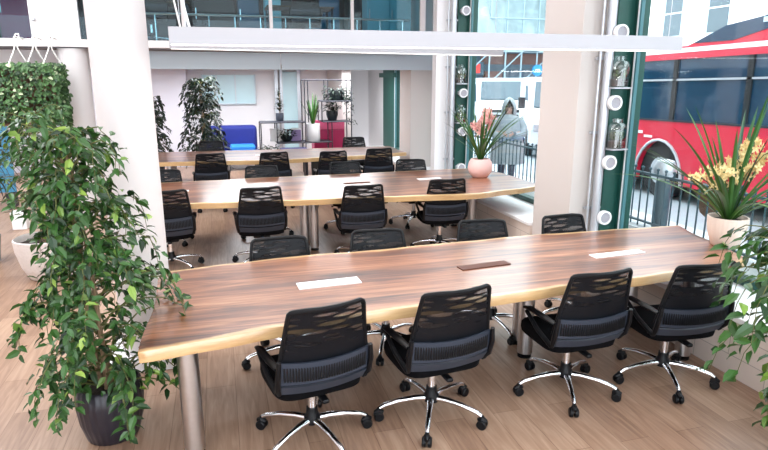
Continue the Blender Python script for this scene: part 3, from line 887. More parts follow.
planter(t, [(.085, 0), (.095, .006), (.132, .12), (.140, .21), (.140, .23), (.130, .23), (.125, .20)], M['pot_cream'], .125, .205, n=96, rib=.03, ribn=30)
orchid(t, (0, 0, .19), 1.0, .72, 36, [(-.28, -.02, .42), (-.17, -.10, .44), (.07, -.08, .58), (.17, -.12, .54), (-.04, .08, .46), (-.32, .04, .36), (.02, -.14, .44), (.12, -.02, .62)], M['flower_y'], 41, .034, .040)
t = thing('potted_orchid', 'round pale pink pot with small pink orchid on the middle table', 'plant', (3.30, 7.14, .75))
planter(t, [(.08, 0), (.10, .006), (.150, .07), (.165, .13), (.150, .20), (.120, .245), (.108, .245), (.105, .22)], M['pot_pink'], .105, .215)
orchid(t, (0, 0, .22), .84, .55, 32, [(-.14, -.08, .50), (.03, -.10, .66), (-.06, -.06, .44), (.10, -.06, .56), (.0, -.12, .56)], M['flower_p'], 51, .028, .050)

# ------------------------------------------------------------------ pipes, fittings and jars beside the windows
def riser(y, pz, label):
    t = thing('vertical_pipe', label, 'pipe', (3.60, y, 0))
    MB().cyl((0, 0, .44), (0, 0, 4.0), .042, 24).build('duct', M['galv'], t, smooth=True)
    MB().cyl((-.085, .01, .44), (-.085, .01, 4.0), .011, 10).build('conduit', M['galv'], t, smooth=True)
    for z in pz:
        MB().b(-.10, .09, .03, .07, z-.012, z+.012).build('bracket', M['galv'], t)
    for k in range(24):
        z = .55+k*.14
        if k > 22: break
    return t
riser(5.02, (.75, 1.5, 2.2, 2.9, 3.5), 'galvanised vertical pipe run on the near window pillar')
riser(8.94, (.75, 1.5, 2.2, 2.9, 3.5), 'galvanised vertical pipe run on the middle window pillar')
def fitting(x, y, z, label):
    t = thing('round_fitting', label, 'fitting', (x, y, z), 0, 'white round wall fittings')
    b = MB().lathe([(.046, 0), (.046, .09), (.062, .095), (.070, .105), (.070, .15), (.054, .152), (.052, .142)], n=28)
    b.v = [(v[0], -v[2], v[1]) for v in b.v]
    b.build('collar', M['white'], t, smooth=True)
    g = MB().lathe([(.054, .138), (.054, .141)], n=24, cap_top=True); g.v = [(v[0], -v[2], v[1]) for v in g.v]
    g.build('grille', M['grille'], t)
    MB().tube([(-.06, -.05, 0), (0, -.05, 0)], .03, 14).build('branch_pipe', M['galv'], t, smooth=True)
def jar(x, y, z, label, seed):
    t = thing('jar', label, 'jar', (x, y, z), 0, 'glass jars of small plants on the pillars')
    MB().lathe([(.078, 0), (.088, .008), (.090, .18), (.078, .225), (.052, .245), (.052, .28), (.062, .288)], n=28).build('glass', M['glass_jar'], t, smooth=True)
    MB().lathe([(.080, .008), (.083, .07), (.02, .08)], n=24, cap_top=True).build('soil', M['soil'], t, smooth=True)
    lf = MB(); lf.norecalc = True; r = random.Random(seed)
    for i in range(120):
        a = r.uniform(0, 6.28); p = Vector((.045*math.cos(a), .035*math.sin(a), .07+r.random()*.06))
        leaf(lf, p, Vector((math.cos(a)*.4, math.sin(a)*.4, r.uniform(.3, 1.2))), Vector((0, 0, 1))+rv(r, .3), .05, .024, .2, .2)
    lf.build('plantlet', M['ficus_near'], t)
    MB().b(-.09, .09, -.07, .09, -.014, -.001).build('bracket', M['galv'], t)
wz = ['hidden behind the pendant light', 'just below the upper jar', 'below the lower jar', 'lowest, just above the nearest table']
for k, z in enumerate((2.43, 1.79, 1.22, .67)):
    fitting(3.645, 5.06, z, 'white round fitting on the near window pillar, ' + wz[k])
jar(3.69, 4.96, 1.935, 'upper glass jar with small plant on the near window pillar', 1)
jar(3.72, 4.96, 1.355, 'lower glass jar with small plant on the near window pillar', 2)
wz = ['highest, above the pendant lights', 'between the two jars', 'below the lower jar', 'lowest, behind the middle table']
for k, z in enumerate((3.03, 1.80, 1.20, .62)):
    fitting(3.755, 8.98, z, 'white round fitting on the middle window pillar, ' + wz[k])
jar(3.735, 8.92, 1.95, 'upper glass jar with small plant on the middle window pillar', 3)
jar(3.755, 8.92, 1.34, 'lower glass jar with small plant on the middle window pillar', 4)

# ------------------------------------------------------------------ back area furniture
t = thing('potted_ficus', 'tall slim dark leaved fig tree against the far back wall', 'plant', (-.30, 12.6, 0))
planter(t, [(.13, 0), (.15, .01), (.19, .34), (.175, .34), (.17, .30)], M['pot_dark'], .17, .30)
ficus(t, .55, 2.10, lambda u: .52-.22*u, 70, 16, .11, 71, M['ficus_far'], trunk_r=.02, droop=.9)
t = thing('potted_ficus', 'dark leaved plant peeking out from behind the big round column', 'plant', (-1.28, 12.6, 0))
planter(t, [(.13, 0), (.15, .01), (.19, .34), (.175, .34), (.17, .30)], M['pot_grey'], .17, .30)
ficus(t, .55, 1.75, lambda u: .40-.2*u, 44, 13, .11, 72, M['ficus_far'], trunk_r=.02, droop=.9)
t = thing('potted_plant', 'small red leaved plant glimpsed between the two white columns', 'plant', (-1.62, 10.9, 0))
planter(t, [(.15, 0), (.16, .01), (.17, 1.3), (.155, 1.3), (.15, 1.26)], M['pot_dark'], .15, 1.26)
strap_plant(t, (0, 0, 1.26), 26, .34, .9, M['flower_p'], 5, .03)

t = thing('sofa', 'royal blue sofa with light blue seat at the back wall', 'sofa', (.28, 14.1, 0))
MB().b(-.58, .58, .12, .34, .38, .98).build('backrest', M['blue_sofa'], t, bevel=.09)
MB().b(-.60, .62, -.40, .34, .14, .42).build('base', M['blue_sofa'], t, bevel=.04)
MB().b(-.06, .50, -.38, .12, .42, .56).build('seat_cushion', M['blue_seat'], t, bevel=.04)
MB().b(-.56, -.40, -.40, .30, .40, .70).build('armrest', M['blue_sofa'], t, bevel=.06)
lg = MB().b(-.55, -.49, -.35, -.29, 0, .15).build('leg', M['darkmetal'], t)
for dx, dy in ((1.05, 0), (0, .6), (1.05, .6)):
    c = lg.copy(); COL.objects.link(c); c.parent = t; c.location = (dx, dy, 0)

# open metal shelf unit
t = thing('shelf_unit', 'open dark metal frame shelf unit with plants at the back', 'shelf', (1.8, 13.0, 0))
F = MB(); q = .012
def bar(a, b): F.tube([a, b], q, 4)
for x in (-.94, .95):
    pass
for y in (-.34, .16):
    F.tube([(-.95, y, 0), (-.95, y, 1.13)], q, 4); F.tube([(-.62, y, .70), (-.62, y, 1.13)], q, 4)
    F.tube([(-.95, y, 1.13), (-.02, y, 1.13)], q, 4); F.tube([(.36, y, 1.13), (.98, y, 1.13)], q, 4); F.tube([(-.62, y, .70), (.55, y, .70)], q, 4)
    F.tube([(-.02, y, .0), (-.02, y, 2.0)], q, 4); F.tube([(.98, y, 0), (.98, y, 2.0)], q, 4)
    F.tube([(-.02, y, 2.0), (.98, y, 2.0)], q, 4); F.tube([(.05, y, 1.13), (.05, y, 2.0)], q, 4)
    F.tube([(.48, y, 1.56), (.48, y, 2.0)], q, 4); F.tube([(.34, y, 1.56), (.98, y, 1.56)], q, 4)
    F.tube([(.34, y, 1.13), (.34, y, 1.56)], q, 4); F.tube([(.55, y, 0), (.55, y, 1.13)], q, 4)
F.build('frame', M['darkmetal'], t)
for (x0, x1, z) in [(-.95, -.02, 1.13), (.36, .98, 1.13), (-.62, .55, .70), (.34, .98, 1.56)]:
    MB().b(x0, x1, -.34, .16, z-.01, z+.01).build('shelf', M['darkmetal'], t)
def shelf_plant(x, z, label, pot, potm, kind, seed, y=13.0):
    p = thing('potted_plant', label, 'plant', (x, y, z))
    (rb, rt, h) = pot
    planter(p, [(rb, 0), (rb*1.04, .005), (rt, h*.6), (rt, h), (rt*.9, h), (rt*.88, h*.93)], potm, rt*.88, h*.9, n=28)
    if kind == 'snake': strap_plant(p, (0, 0, h*.9), 12, .66, .42, M['strap'], seed, .045, curl=.3)
    elif kind == 'bush':
        lf = MB(); lf.norecalc = True; r = random.Random(seed)
        for i in range(150):
            a = r.uniform(0, 6.28); l = .07
            p0 = Vector((math.cos(a), math.sin(a), 0))*r.uniform(.0, rt*1.4)+Vector((0, 0, h*.9+r.uniform(0, .15)))
            leaf(lf, p0, Vector((math.cos(a), math.sin(a), r.uniform(-.3, 1))), Vector((0, 0, 1))+rv(r, .3), l, l*.5, .2, .3)
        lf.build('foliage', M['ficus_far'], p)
    elif kind == 'trail':
        lf = MB(); lf.norecalc = True; r = random.Random(seed)
        for i in range(330):
            a = r.uniform(0, 6.28); l = .07
            p0 = Vector((math.cos(a)*.24, math.sin(a)*.14, h+.1))+Vector((0, 0, -r.random()**.8*.36))+rv(r, .03)
            if i % 5 == 0: p0 = Vector((.26+r.gauss(0, .05), -.10, h-r.random()*.75))
            leaf(lf, p0, Vector((math.cos(a), math.sin(a), r.uniform(-1, .6))), Vector((0, 0, 1))+rv(r, .3), l, l*.5, .2, .3)
        lf.build('foliage', M['ficus_far'], p)
    elif kind == 'spiky':
        MB().tube([(0, 0, h*.8), (.01, 0, h+.42)], .008, 6).build('stem', M['bark'], p)
        lf = MB(); lf.norecalc = True; r = random.Random(seed)
        for i in range(110):
            u = r.random(); a = r.uniform(0, 6.28); l = .16*(1.1-u*.7)
            leaf(lf, Vector((0, 0, h+.02+.5*u)), Vector((math.cos(a), math.sin(a), .5)), Vector((0, 0, 1)), l, l*.25, .1, .1)
        lf.build('foliage', M['ficus_far'], p)
    return p
shelf_plant(1.28, 1.141, 'spiky dark plant in a grey pot on the left of the shelf unit', (.075, .085, .17), M['pot_grey'], 'spiky', 81)
shelf_plant(2.42, 1.141, 'round black pot with short leafy plant on the shelf unit', (.09, .13, .20), M['pot_dark'], 'bush', 82)
shelf_plant(2.54, 1.571, 'trailing plant in dark box on the top right of the shelf unit', (.15, .17, .22), M['pot_dark'], 'trail', 83)
shelf_plant(1.41, .711, 'low dark bowl with small plant on the lower shelf', (.08, .13, .11), M['pot_dark'], 'bush', 84)
shelf_plant(1.97, .711, 'white cylinder pot with sparse upright strap leaves on the lower shelf', (.14, .15, .38), M['white'], 'snake', 85, 12.84)
shelf_plant(.98, 0.0, 'small green plant in a tall dark pot left of the shelf unit', (.13, .15, .56), M['pot_dark'], 'bush', 86, 12.55)
shelf_plant(1.95, 0.0, 'low green plant in front of the shelf unit, under the white cylinder pot', (.13, .15, .46), M['pot_dark'], 'bush', 87, 12.15)
t = thing('cabinet', 'magenta locker cabinet behind the shelf unit', 'cabinet', (2.48, 13.5, 0))
MB().b(-.42, .28, -.18, .22, 0, 1.10).build('body', M['magenta'], t, bevel=.004)
for x0, x1 in ((-.41, -.08), (-.06, .27)):
    d = MB().b(x0, x1, -.20, -.18, .05, .90).build('door', M['magenta'], t, bevel=.004)
    MB().cyl((x1-.04, -.205, .5), (x1-.04, -.205, .6), .008, 8).build('handle', M['chrome'], d)
MB().b(-.41, .27, -.20, -.18, .92, 1.08).build('drawer', M['pinkdoor'], t, bevel=.004)
for k, (x, z, mm, lab) in enumerate([(1.62, .711, 'purple', 'lilac box on the lower shelf beside the white pot'), (1.165, .711, 'white', 'white box at the left end of the lower shelf')]):
    bt = thing('storage_box', lab, 'box', (x, 13.05, z))
    MB().b(-.10, .10, -.08, .08, 0, .24).build('body', M[mm], bt, bevel=.005)
    MB().b(-.105, .105, -.085, .085, .24, .265).build('lid', M['white'], bt, bevel=.005)
t = thing('bench', 'navy upholstered bench below the shelf unit', 'bench', (1.55, 12.36, 0))
MB().b(-.35, .22, -.15, .2, .36, .62).build('seat', M['navy'], t, bevel=.03)
MB().b(-.33, -.28, -.12, .18, 0, .36).build('leg', M['darkmetal'], t)
MB().b(.15, .20, -.12, .18, 0, .36).build('leg', M['darkmetal'], t)
# far left teal board and bin
t = thing('partition_screen', 'teal blue freestanding screen at the far left edge', 'screen', (-3.72, 10.6, 0))
MB().b(-.6, .52, -.02, .02, .25, 1.5).build('panel', M['teal_board'], t, bevel=.005)
MB().b(-.55, -.50, -.2, .2, 0, .25).build('foot', M['darkmetal'], t); MB().b(.42, .47, -.2, .2, 0, .25).build('foot', M['darkmetal'], t)
t = thing('storage_box', 'small white box on the floor at the far left edge', 'box', (-2.72, 9.0, 0))
MB().b(-.09, .09, -.09, .09, 0, .22).build('body', M['white'], t, bevel=.008); MB().b(-.095, .095, -.095, .095, .22, .24).build('lid', M['white'], t)

# ------------------------------------------------------------------ mezzanine furniture behind the balcony glass
t = thing('balcony_rail', 'chrome handrail on thin posts behind the balcony glass', 'railing', (0, 9.95, 2.55))
MB().tube([(-1.7, 0, .42), (3.2, 0, .42)], .018, 8).build('handrail', M['chrome'], t, smooth=True)
p0 = MB().cyl((-1.6, 0, 0), (-1.6, 0, .42), .012, 8).build('post', M['chrome'], t, smooth=True)
for k in range(1, 13):
    c = p0.copy(); COL.objects.link(c); c.parent = t; c.location = (k*.39, 0, 0)
def desk(x, y, label):
    d = thing('desk', label, 'desk', (x, y, 2.55), 0, 'upper floor desks')
    MB().b(-.6, .6, -.3, .3, .70, .73).build('desk_top', M['planter_wood'], d, bevel=.003)
    l0 = MB().b(-.58, -.54, -.28, -.24, 0, .70).build('leg', M['darkmetal'], d)
    for dx, dy in ((1.12, 0), (0, .52), (1.12, .52)):
        c = l0.copy(); COL.objects.link(c); c.parent = d; c.location = (dx, dy, 0)
    m_ = thing('monitor', 'dark computer monitor on the ' + label, 'monitor', (x+.1, y, 3.28), 0, 'upper floor monitors')
    MB().b(-.27, .27, -.015, .015, .10, .42).build('screen', M['screen'], m_, bevel=.004)
    MB().b(-.02, .02, 0, .03, 0, .2).b(-.1, .1, -.06, .08, 0, .012).build('stand', M['darkmetal'], m_)
desk(-.95, 11.3, 'brown desk upstairs nearest the big column')
desk(1.55, 11.4, 'brown desk upstairs near the balcony middle')
def cab(x, y, w, h, m, label):
    c = thing('tall_cabinet', label, 'cabinet', (x, y, 2.55), 0, 'upper floor cabinets')
    MB().b(-w/2, w/2, -.2, .2, 0, h).build('body', m, c, bevel=.005)
    n = max(1, int(w/.4))
    for k in range(n):
        x0 = -w/2+k*w/n+.01
        d = MB().b(x0, x0+w/n-.02, -.22, -.2, .04, h-.04).build('door', m, c, bevel=.004)
        MB().b(x0+.03, x0+.045, -.235, -.22, h*.45, h*.6).build('handle', M['chrome'], d)
cab(.05, 12.6, .75, 1.3, M['dark_room'], 'dark brown tall cabinet upstairs left of the middle')
cab(.72, 12.9, .42, 1.35, M['blue_cab'], 'deep blue tall cabinet upstairs before the middle mullion')
cab(1.15, 12.3, .30, 1.3, M['cyan_panel'], 'pale cyan slim cabinet upstairs just right of the middle mullion')
cab(2.15, 12.4, .62, 1.3, M['blue_cab'], 'deep blue tall cabinet upstairs behind the right mullion')
cab(2.95, 12.7, .50, 1.3, M['dark_room'], 'dark tall cabinet upstairs toward the right end')
cab(3.35, 11.9, .9, 1.3, M['cyan_panel'], 'pale cyan wide cabinet upstairs at the right end')
cab(-4.3, 12.0, 1.2, 1.3, M['blue_cab'], 'blue tall cabinet upstairs at the far left')
cab(-3.3, 12.4, .5, 1.3, M['magenta'], 'magenta tall cabinet upstairs at the far left')
def upchair(x, y, rz, label):
    o = dup(proto); o.location = (x, y, 2.55); o.rotation_euler = (0, 0, R(rz)); o['label'] = label; o['group'] = 'upper floor chairs'
upchair(-.95, 10.75, 10, 'dark office chair upstairs nearest the big column')
upchair(1.6, 10.85, -12, 'dark office chair upstairs near the balcony middle')

# ------------------------------------------------------------------ street
struct('ground', MB().b(4.3, 60, -20, 80, -.2, 0), M['asphalt'])
struct('pavement', MB().b(4.05, 5.9, -20, 60, -.15, .12), M['paving'])
struct('wall_kerb', MB().b(4.55, 4.75, -6, 30, .12, .36), M['paving'])
def railing():
    # one railing panel per 1.6 m
    k = 0; y = 1.0; first = None
    while y < 14.5:
        if first is None:
            t = thing('railing_panel', 'x', 'railing', (4.65, y, .36), 0, 'pavement railing panels')
            MB().b(-.02, .02, 0, 1.6, .60, .625).b(-.02, .02, 0, 1.6, .05, .07).build('rail', M['rail'], t)
            q = MB().cyl((0, .06, 0), (0, .06, .66), .009, 8)
            q.ball((0, .06, .675), .018, 8, 5); b0 = q.build('railing_bar', M['rail'], t, smooth=True)
            for i in range(1, 13):
                c = b0.copy(); COL.objects.link(c); c.parent = t; c.location = (0, i*.123, 0)
            first = t
        else:
            t = dup(first); t.location = (4.65, y, .36)
        t['label'] = ['dark street railing panel outside the near window, first from the right', 'dark street railing panel outside the near window, second from the right',
                      'dark street railing panel outside the near window by the thick post', 'dark street railing panel hidden by the near pillar',
                      'dark street railing panel in front of the hooded pedestrian', 'dark street railing panel outside the middle window, center', 'dark street railing panel outside the middle window by its left frame',
                      'dark street railing panel seen beside the middle pillar', 'farthest dark street railing panel'][min(k, 8)]
        y += 1.63; k += 1
railing()
t = thing('bollard', 'thick dark bollard with pale domed top standing by the street railing', 'bollard', (4.82, 5.52, .12))
MB().lathe([(.085, 0), (.085, .75), (.06, .78)], n=24, cap_top=True).build('post', M['rail'], t, smooth=True)
MB().lathe([(.05, .78), (.06, .80), (.12, .86), (.125, .93), (.09, 1.0), (.02, 1.02)], n=24, cap_top=True).build('dome', M['galv'], t, smooth=True)
def basket(y, label, seed, L=.5, x=4.86):
    t = thing('hanging_basket', label, 'planter', (x, y, .62), 0, 'brown planter baskets hung on the railing')
    b = MB()
    pr = []
    b.add([], [])
    rings = [(.10, 0), (.14, .04), (.17, .16), (.175, .24)]
    vs = []; n = 28
    for r_, z in rings:
        for k in range(n):
            a = 2*PI*k/n; vs.append((r_*math.cos(a)*.8, math.sin(a)*r_*L/.35, z))
    fs = [tuple(reversed(range(n)))]
    for i in range(3):
        for k in range(n): fs.append((i*n+k, i*n+(k+1) % n, (i+1)*n+(k+1) % n, (i+1)*n+k))
    fs.append(tuple(3*n+k for k in range(n)))
    b.add(vs, fs).build('basket', M['basket'], t, smooth=True)
    lf = MB(); lf.norecalc = True; r = random.Random(seed)
    for i in range(260):
        a = r.uniform(0, 6.28); p = Vector((math.cos(a)*.13*r.random(), math.sin(a)*L*.5*r.random()**.5, .24+r.random()*.10))
        leaf(lf, p, Vector((math.cos(a)*.6, math.sin(a), r.uniform(-.6, .9))), Vector((0, 0, 1))+rv(r, .4), .06, .03, .2, .3)
    lf.build('foliage', M['ivy'], t)
basket(4.75, 'brown planter basket on the railing left of the yellow orchid', 91, .55)
basket(3.75, 'brown planter basket on the railing right of the yellow orchid', 92, .5)
basket(7.55, 'brown planter basket on the railing before the hooded pedestrian', 93, .6)
t = thing('small_conifer', 'small cone shaped evergreen behind the railing right of the hooded pedestrian', 'plant', (5.25, 7.6, .12))
planter(t, [(.12, 0), (.14, .01), (.17, .45), (.155, .45), (.15, .40)], M['pot_dark'], .15, .42)
lf = MB(); lf.norecalc = True; r = random.Random(6)
for i in range(900):
    u = r.random(); a = r.uniform(0, 6.28); q = .20*(1-u)+.01
    leaf(lf, Vector((math.cos(a)*q*r.random()**.4, math.sin(a)*q*r.random()**.4, .45+.62*u)), Vector((math.cos(a), math.sin(a), .8)), Vector((0, 0, 1)), .05, .015, .1, .1)
lf.build('foliage', M['ficus'], t)
MB().cyl((0, 0, .4), (0, 0, .95), .012, 8).build('trunk', M['bark'], t)

# bus
t = thing('bus', 'red single-deck city bus passing outside the near window', 'bus', (7.3, 0, 0))
X1 = 2.5
def side(y0, y1, z0, z1, x0=0, x1=X1, m='red', name='body', bev=0): return MB().b(x0, x1, y0, y1, z0, z1).build(name, M[m], t, bevel=bev)
body = MB()
# lower body with wheel arches cut from side profile
def arch(yc, r, n=12): return [(yc-r*math.cos(PI*k/n), .30+ (1.02-.30)*math.sin(PI*k/n)) for k in range(n+1)]
prof = [(.2, .28)] + arch(2.6, .62) + arch(8.55, .56) + [(11.3, .28), (11.42, .5), (11.45, 1.36), (.1, 1.36), (.1, .5)]
body.xprism(prof, 0, X1)
body.build('body', M['red'], t)
MB().b(.10, X1-.1, .4, 11.2, .26, 1.2).build('underbody', M['tyre'], t)
MB().b(.03, X1-.03, .12, 11.42, 1.36, 2.36).build('glazing', M['busglass'], t)
pill = MB()
for y in (1.0, 2.4, 3.9, 5.4, 6.9, 8.35, 9.8, 11.3): pill.b(.0, .04, y-.045, y+.045, 1.36, 2.34)
pill.build('window_pillar', M['tyre'], t)
MB().b(.0, .03, .2, 11.4, 2.0, 2.03).build('window_rail', M['galv'], t)
MB().b(-.015, .05, .1, 11.42, 1.335, 1.365).build('belt_trim', M['darkmetal'], t)
rf = MB().xprism([(0.1, 2.34), (.05, 2.42), (.15, 2.54), (11.3, 2.54), (11.45, 2.42), (11.42, 2.34)], -.01, X1+.01).build('roof', M['red'], t)
MB().b(-.02, .02, .1, 11.4, 2.44, 2.51).build('roof_trim', M['buswhite'], t)
pod = MB().xprism([(1.5, 2.54), (1.7, 2.87), (2.6, 2.98), (6.3, 2.94), (7.6, 2.80), (8.5, 2.54)], .25, X1-.25).build('roof_pod', M['red'], t)
MB().xprism([(1.8, 2.77), (1.9, 2.87), (2.6, 2.99), (6.3, 2.95), (7.65, 2.81), (8.3, 2.59), (7.5, 2.58), (6.9, 2.70), (5.5, 2.77)], .235, .26).build('roof_pod_panel', M['busglass'], pod)
MB().b(.225, .236, 5.9, 7.0, 2.79, 2.86).build('pod_marking', M['frost'], pod)
for yc in (2.6, 8.55):
    w = MB(); w.tube([(.08, yc, .48), (.34, yc, .48)], .47, 28); wh = w.build('wheel', M['tyre'], t, smooth=True)
    MB().tube([(.06, yc, .48), (.09, yc, .48)], .24, 20).build('wheel_hub', M['galv'], wh, smooth=True)
    ar = MB().tube([(-.012, y, z) for y, z in arch(yc, .60 if yc < 5 else .58)], .025, 6).build('arch_trim', M['galv'], t, smooth=True)
# seats seen through the bus windows
MB().b(-.012, .002, 9.0, 9.3, 1.10, 1.15).b(-.012, .002, 8.75, 8.95, 1.04, 1.08).build('side_marking', M['buswhite'], t)
t.rotation_euler = (R(-.9), 0, 0); t.location.z = .12

# white terrace across the street
t = thing('terrace_building', 'white stucco terrace across the street behind the bus', 'building', (14, 0, 0))
MB().b(0, 6, 9.0, 22.5, 0, 9.5).build('wall', M['render'], t)
MB().b(0, 6, -14, 9.0, 0, 9.5).build('wall', M['render'], t)
MB().b(-.10, 0, -14, 22.5, 5.6, 5.8).build('cornice', M['render'], t)
for y in [-6, -3.2, -.4, 2.4, 5.2, 8, 10.6, 12.6, 14.6, 16.4, 18.4, 21]:
    for z0, z1 in ((.9, 2.4), (3.35, 4.7), (6.3, 7.6)):
        f = MB().b(-.04, .02, y-.42, y+.42, z0-.06, z1+.06).build('window', M['fascia'], t)
        MB().b(-.05, -.03, y-.36, y+.36, z0, z1).build('pane', M['paneblue'], f)
        MB().b(-.06, -.04, y-.38, y+.38, (z0+z1)/2-.02, (z0+z1)/2+.02).build('glazing_bar', M['buswhite'], f)
# building behind scaffolding, closing the street view of the middle window
t = thing('scaffolded_building', 'brown shopfront building wrapped in pale scaffold sheeting', 'building', (0, 30, 0))
MB().b(9, 24, 3.0, 9, 0, 11).build('wall', M['shop'], t)
MB().b(15.0, 21, 2.85, 3.0, 2.9, 3.5).build('shop_sign', M['brick'], t)
MB().b(13.4, 15.1, 2.8, 3.0, .2, 2.1).build('shop_window', M['busglass'], t)
MB().b(16.4, 19.5, 2.8, 3.0, .2, 2.6).build('shop_window', M['busglass'], t)
MB().b(15.2, 16.3, 2.7, 3.0, .2, 2.5).build('shop_door', M['brick'], t)
slab_grid(lambda i, j: Vector((9+14*i, .6+.30*math.sin(i*31)+.25*math.sin(j*11+i*9), 3.55+7*j)), 70, 24, .03).build('sheeting', M['sheeting'], t, smooth=True)
for k in range(9):
    MB().cyl((12.4+k*.95, .3, 0), (12.4+k*.95, .3, 9), .045, 8).build('scaffold_pole', M['scaff'], t)
for z in (2.0, 3.5, 5.2):
    MB().cyl((11, .25, z), (22, .25, z), .045, 8).build('scaffold_pole', M['scaff'], t)
for k in range(4):
    MB().cyl((12.6+k*1.9, .2, 2.0), (14.3+k*1.9, .2, 3.5), .04, 8).build('scaffold_pole', M['scaff'], t)
t = thing('round_sign', 'round blue shop sign with white letters on the scaffolding', 'sign', (17.05, 30.05, 2.52))
g = MB().lathe([(.30, 0), (.30, .08)], n=32, cap_top=True); g.v = [(v[0], -v[2], v[1]) for v in g.v]
g.build('disc', M['signblue'], t)
def text(body, size, m, parent, loc, rot):
    c = bpy.data.curves.new('lettering', 'FONT'); c.body = body; c.size = size; c.extrude = .01; c.align_x = 'CENTER'; c.align_y = 'CENTER'
    tmp = bpy.data.objects.new('tmp', c); COL.objects.link(tmp)
    dg = bpy.context.evaluated_depsgraph_get()
    me = bpy.data.meshes.new_from_object(tmp.evaluated_get(dg)); bpy.data.objects.remove(tmp)
    me.materials.clear(); me.materials.append(m)
    o = bpy.data.objects.new('lettering', me); COL.objects.link(o); o.parent = parent; o.location = loc; o.rotation_euler = rot
    return o
text('m', .42, M['buswhite'], t, (0, -.10, 0), (R(90), 0, 0))
t = thing('shop_sign', 'red lit shop sign behind the scaffolding', 'sign', (14.55, 32.6, 2.65))
MB().b(-.26, .26, -.1, .1, -.26, .26).build('panel', M['signred'], t, bevel=.05)
MB().b(-.5, .5, .0, .06, -.36, .36).build('backing', M['shop'], t)

# vans
def van(x, y, rz, label):
    t = thing('van', label, 'van', (x, y, 0), rz, 'white vans parked along the street')
    b = MB()
    prof = [(-2.5, .35), (-2.55, .9), (-2.3, 1.15), (-1.7, 1.28), (-1.15, 2.0), (-.9, 2.08), (2.4, 2.08), (2.5, 1.9), (2.5, .35)]
    b.xprism(prof, -.95, .95).build('body', M['van'], t, bevel=.06)
    ws = [(-.82, -1.76, 1.30), (.82, -1.76, 1.30), (.76, -1.22, 1.94), (-.76, -1.22, 1.94)]
    g = MB(); g.add([(x_, y_, z_) for x_, y_, z_ in ws]+[(x_, y_+.03, z_-.03) for x_, y_, z_ in ws], [(0, 1, 2, 3), (7, 6, 5, 4), (0, 4, 5, 1), (1, 5, 6, 2), (2, 6, 7, 3), (3, 7, 4, 0)])
    g.v = [(a, b_-.03, c+.02) for a, b_, c in g.v]; g.build('windscreen', M['paneblue'], t)
    for s in (-1, 1):
        MB().xprism([(-1.5, 1.2), (-1.05, 1.85), (-.3, 1.85), (-.3, 1.2)], s*.95-.01, s*.95+.01).build('side_window', M['busglass'], t)
        MB().b(s*1.12-.09, s*1.12+.09, -1.5, -1.4, 1.25, 1.55).build('mirror', M['tyre'], t, bevel=.02)
        MB().b(s*.72-.14, s*.72+.14, -2.57, -2.45, .72, .92).build('headlight', M['galv'], t, bevel=.02)
        for yc in (-1.65, 1.6):
            MB().tube([(s*.80, yc, .36), (s*.97, yc, .36)], .36, 20).build('wheel', M['tyre'], t, smooth=True)
    MB().b(-.5, .5, -2.58, -2.5, .62, .78).b(-.6, .6, -2.60, -2.5, .86, .96).build('grille', M['tyre'], t)
van(10.9, 22.2, R(-20), 'white van facing the window, left behind the hooded pedestrian')
van(9.6, 15.6, R(-25), 'nearer white van right behind the hooded pedestrian')

# hooded pedestrian in a pale raincoat
def skinned(name, verts, edges, radii, m, parent, sub=2, root=0):
    me = bpy.data.meshes.new(name); me.from_pydata(verts, edges, []); me.update()
    o = bpy.data.objects.new(name, me); COL.objects.link(o); o.parent = parent
    md = o.modifiers.new('skin', 'SKIN'); md.use_smooth_shade = True
    for i, v in enumerate(me.skin_vertices[0].data):
        v.radius = radii[i] if isinstance(radii[i], tuple) else (radii[i], radii[i]); v.use_root = (i == root)
    s = o.modifiers.new('sub', 'SUBSURF'); s.levels = sub; s.render_levels = sub
    me.materials.append(m)
    return o
pr = thing('person', 'person in pale hooded raincoat walking on the pavement with head bowed', 'person', (5.1, 9.9, .12), R(-25)); pr.scale = (.88, .88, .86)
V = [(0, 0, .95), (0, 0, 1.15), (0, -.01, 1.38), (0, -.02, 1.46), (0, -.05, 1.55), (0, -.06, 1.63), (0, -.05, 1.69),
     (.19, 0, 1.38), (.25, -.06, 1.12), (.10, -.24, 1.08), (-.19, 0, 1.38), (-.25, -.06, 1.12), (-.10, -.24, 1.10),
     (.09, 0, .90), (.10, -.12, .50), (.10, -.06, .08), (.10, -.20, .04), (-.09, 0, .90), (-.10, .08, .50), (-.10, .20, .09), (-.10, .08, .04)]
E_ = [(0, 1), (1, 2), (2, 3), (3, 4), (4, 5), (5, 6), (2, 7), (7, 8), (8, 9), (2, 10), (10, 11), (11, 12), (0, 13), (13, 14), (14, 15), (15, 16), (0, 17), (17, 18), (18, 19), (19, 20)]
Rr = [(.15, .11), (.13, .10), (.15, .10), (.06, .06), (.075, .085), (.08, .10), (.06, .075), .06, .045, .035, .06, .045, .035, .085, .06, .045, .04, .085, .06, .045, .04]
skinned('body', V, E_, Rr, M['skin'], pr)
